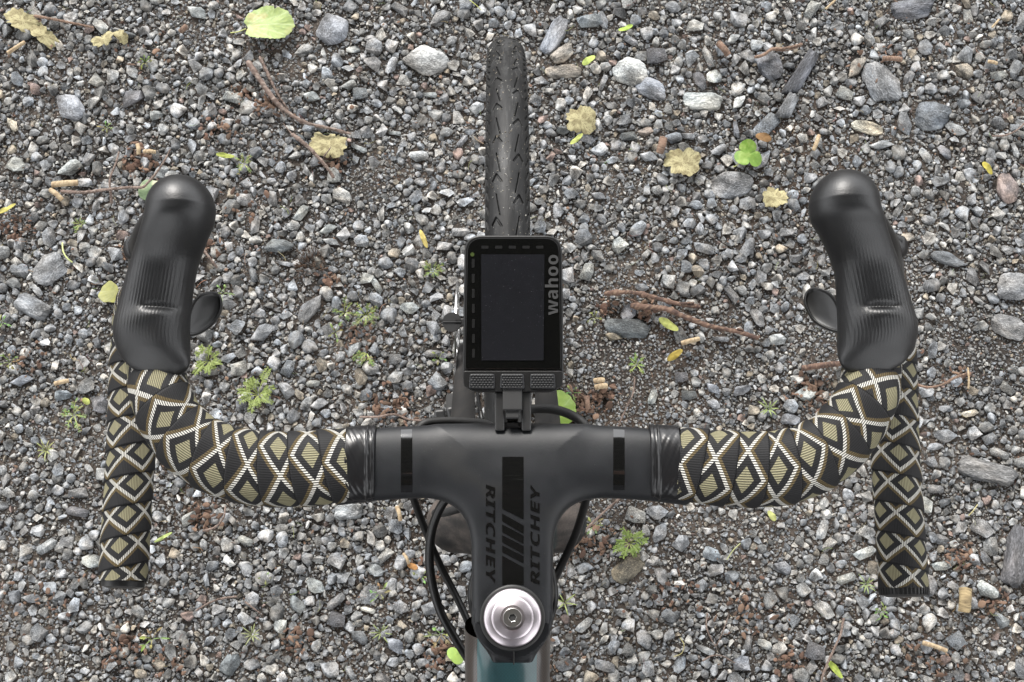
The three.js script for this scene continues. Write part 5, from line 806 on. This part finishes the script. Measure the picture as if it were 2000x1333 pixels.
// ---------------------------------------------------------------- the one who takes the picture, standing over the frame with the phone held out
{
  const skin = [0.5, 0.3, 0.22], coat = [0.035, 0.037, 0.045], pants = [0.03, 0.03, 0.032], hair = [0.03, 0.02, 0.015], shoe = [0.06, 0.06, 0.06];
  const tilt = new THREE.Quaternion().setFromAxisAngle(V(1, 0, 0), -TILT), ph = thing('phone', 'dark smartphone held level above the stem by both hands', 'phone', V(0.028, 1.868, 0.02)); ph.quaternion.copy(tilt);
  mesh('body', bbox(0.148, 0.008, 0.072, 0.0035, 0, 0, 0), std({ color: lin(0.02), roughness: 0.3 }), ph);
  mesh('lens_plate', bbox(0.034, 0.002, 0.034, 0.0009, -0.05, -0.005, -0.012), std({ color: lin(0.01), roughness: 0.2 }), ph);
  const B = [], C = []; const bone = (a, b, ra, rb, c) => { B.push(capsule(V(...a), V(...b), ra, rb)); C.push(c); };
  bone([0, 0.98, 0.36], [0, 1.1, 0.36], 0.135, 0.13, pants); bone([0, 1.1, 0.36], [0, 1.36, 0.37], 0.13, 0.145, coat); bone([-0.1, 1.42, 0.37], [0.1, 1.42, 0.37], 0.085, 0.085, coat); bone([0, 1.5, 0.36], [0, 1.58, 0.34], 0.055, 0.052, skin);
  for (const s of [-1, 1]) {
    bone([s * 0.1, 0.95, 0.36], [s * 0.17, 0.5, 0.33], 0.085, 0.062, pants); bone([s * 0.17, 0.5, 0.33], [s * 0.22, 0.1, 0.4], 0.06, 0.04, pants); bone([s * 0.22, 0.05, 0.42], [s * 0.24, 0.035, 0.22], 0.045, 0.035, shoe);
    bone([s * 0.2, 1.42, 0.37], [s * 0.27, 1.45, 0.16], 0.06, 0.048, coat); bone([s * 0.27, 1.45, 0.16], [s * 0.14 + 0.02, 1.8, 0.07], 0.046, 0.032, coat);
  }
  const all = (x, y, z) => { let d = 1; for (const b of B) d = smin(d, b(x, y, z), 0.03); return d; };
  const g = nets(all, [-0.4, 0.4], [-0.004, 1.86], [0, 0.56], 62, 136, 46);
  const c = paint0(g, (x, y, z) => { let m = 9, k = 0; B.forEach((b, i) => { const d = b(x, y, z); if (d < m) { m = d; k = i; } }); return C[k]; });
  const person = thing('person', 'person in a dark jacket standing over the bicycle and holding a phone above the stem', 'person');
  mesh('body', c, std({ vertexColors: true, roughness: 0.85 }), person);
  // head with a face turned down to the phone
  const H = V(0, 1.69, 0.28), hd = [capsule(V(0, 1.735, 0.31), V(0, 1.665, 0.27), 0.082, 0.062), capsule(V(0, 1.67, 0.2), V(0, 1.66, 0.19), 0.012, 0.012), capsule(V(-0.078, 1.69, 0.3), V(-0.08, 1.71, 0.3), 0.016, 0.018), capsule(V(0.078, 1.69, 0.3), V(0.08, 1.71, 0.3), 0.016, 0.018), capsule(V(0, 1.6, 0.34), V(0, 1.66, 0.32), 0.05, 0.055)];
  const eyes = [-1, 1].map((s) => V(s * 0.031, 1.705, 0.222));
  const fh = (x, y, z) => { let d = hd[0](x, y, z); for (let i = 1; i < hd.length; i++) d = smin(d, hd[i](x, y, z), 0.016); for (const e of eyes) d = smax(d, 0.013 - hypot(x - e.x, y - e.y, z - e.z), 0.012); return smax(d, 0.006 - hypot(max(0, abs(x) - 0.02), y - 1.632, z - 0.215), 0.006); };
  mesh('head', paint0(nets(fh, [-0.11, 0.11], [1.56, 1.84], [0.15, 0.42], 60, 76, 74), (x, y, z) => (y > 1.745 + (z < 0.25 ? 0.02 : 0) || z > 0.33 ? hair : y < 1.64 && y > 1.624 && abs(x) < 0.024 && z < 0.225 ? [0.4, 0.16, 0.14] : skin)), std({ vertexColors: true, roughness: 0.6 }), person);
  for (const e of eyes) mesh('eye', new THREE.SphereGeometry(0.011, 16, 12).translate(e.x, e.y, e.z + 0.006), std({ color: lin(0.3), roughness: 0.2 }), person);
  // hands: palm, thumb over the screen side and four fingers curled under the phone's edge
  for (const s of [-1, 1]) {
    const K = [], wx = s * 0.14 + 0.02, ex = s * 0.075 + 0.028, kb = (a, b, r0, r1) => K.push(capsule(a, b, r0, r1));
    const wrist = V(wx, 1.8, 0.07), kn = (i) => V(ex + s * 0.026, 1.852 + 0.004 * i, 0.052 - i * 0.02);
    for (let i = 0; i < 4; i++) { const L = [0.9, 1, 0.95, 0.75][i], k = kn(i), m = V(ex + s * 0.006, 1.886 + 0.004 * i, 0.046 - i * 0.02), e = V(ex - s * 0.022 * L, 1.884 + 0.004 * i, 0.044 - i * 0.019); kb(wrist, k, 0.02, 0.0125); kb(k, m, 0.0095, 0.0088); kb(m, e, 0.0088, 0.0078); }
    const t0 = V(ex + s * 0.02, 1.84, 0.06), t1 = V(ex, 1.849, 0.04); kb(wrist, t0, 0.018, 0.0125); kb(t0, t1, 0.0115, 0.0098); kb(t1, V(ex - s * 0.016, 1.852, 0.026), 0.0098, 0.0082);
    const f = (x, y, z) => { let d = 1; for (const k of K) d = smin(d, k(x, y, z), 0.0045); return d; };
    mesh('hand', paint0(nets(f, [min(wx, ex) - 0.05, max(wx, ex) + 0.05], [1.77, 1.92], [-0.04, 0.1], 56, 50, 48), () => skin), std({ color: lin(1), vertexColors: true, roughness: 0.55 }), person);
  }
  function paint0(geo, fn) { const p = geo.attributes.position, col = new Float32Array(p.count * 3); for (let i = 0; i < p.count; i++) col.set(fn(p.getX(i), p.getY(i), p.getZ(i)), i * 3); geo.setAttribute('color', new THREE.BufferAttribute(col, 3)); return geo; }
}
// ---------------------------------------------------------------- the trees that roof the place over: out of the picture, they darken the sky overhead that the gloss mirrors
{
  const r = rng(9001), leafM = phys({ color: lin(0.06, 0.085, 0.03), roughness: 0.6, side: THREE.DoubleSide, transmission: 0.25, thickness: 0 }), bark = std({ color: lin(0.09, 0.075, 0.06), roughness: 0.95 });
  const sprays = [0, 1, 2].map(() => { const p = [], ix = []; for (let i = 0; i < 9; i++) { const o = V((r() - 0.5) * 0.36, (r() - 0.5) * 0.2, (r() - 0.5) * 0.36), a = r() * 6.28, t = (r() - 0.5) * 1.2, d = V(cos(a) * cos(t), sin(t), sin(a) * cos(t)), s = V(-sin(a), 0.3 * (r() - 0.5), cos(a)), L = 0.1 + 0.06 * r(), k = p.length / 3; for (const [u, w] of [[0, 0], [0.35, 0.42], [0.35, -0.42], [0.7, 0.3], [0.7, -0.3], [1, 0]]) { const q = o.clone().addScaledVector(d, u * L).addScaledVector(s, w * L); p.push(q.x, q.y - abs(w) * 0.02, q.z); } ix.push(k, k + 1, k + 2, k + 1, k + 3, k + 2, k + 2, k + 3, k + 4, k + 3, k + 5, k + 4); } const g = new THREE.BufferGeometry(); g.setAttribute('position', new THREE.Float32BufferAttribute(p, 3)); g.setIndex(ix); g.computeVertexNormals(); return g; });
  for (const [label, x, z, lean, n] of [['broadleaf tree whose crown roofs the gravel from the left', -3.4, 2.2, 1.6, 8000], ['broadleaf tree whose crown roofs the gravel from the right', 3.8, 1.2, -1.8, 8000]]) {
    const t = thing('tree', label, 'tree', V(x, 0, z)), limbs = [], top = V(lean * 0.5, 4.6, -0.6);
    mesh('trunk', tube([V(0, -0.1, 0), V(lean * 0.1, 1.5, 0), V(lean * 0.25, 3, -0.2), top, V(lean, 7, -z * 0.8)], (u) => 0.26 - 0.2 * u, 40, 14, 1), bark, t);
    const clumps = []; for (let i = 0; i < 34; i++) { const a = r() * 6.283, d = 4.4 * sqrt(r()); clumps.push(V(lean * 1.1 + cos(a) * d, 4.9 + 2.2 * r() * (1 - d / 6), -z - 0.1 + sin(a) * d * 0.85)); }
    for (let i = 0; i < 14; i++) limbs.push(tube([V(lean * 0.3, 3.2 + 0.12 * i, -0.3), top.clone().lerp(clumps[i * 2], 0.5).add(V(0, 0.2, 0)), clumps[i * 2]], (u) => 0.075 - 0.06 * u, 16, 7, 1));
    mesh('limbs', merge(limbs), bark, t);
    const crown = new THREE.Group(); crown.name = numbered('crown'); crown.userData.kind = 'stuff'; t.add(crown);
    sprays.forEach((g) => { const m = floor(n / 3), im = new THREE.InstancedMesh(g, leafM, m), m4 = new THREE.Matrix4(), q = new THREE.Quaternion(), e = new THREE.Euler(); im.name = numbered('leaf_sprays'); im.castShadow = im.receiveShadow = true; for (let i = 0; i < m; i++) { const c = clumps[floor(r() * clumps.length)], a = r() * 6.283, b = r() * 2 - 1, R = 0.95 * pow(r(), 0.5), s = 0.8 + 0.5 * r(); im.setMatrixAt(i, m4.compose(V(c.x + R * cos(a) * sqrt(1 - b * b), c.y + R * b * 0.55, c.z + R * sin(a) * sqrt(1 - b * b)), q.setFromEuler(e.set((r() - 0.5) * 0.9, r() * 6.28, (r() - 0.5) * 0.9)), V(s, s, s))); } crown.add(im); });
  }
}
renderer.render(scene, camera);
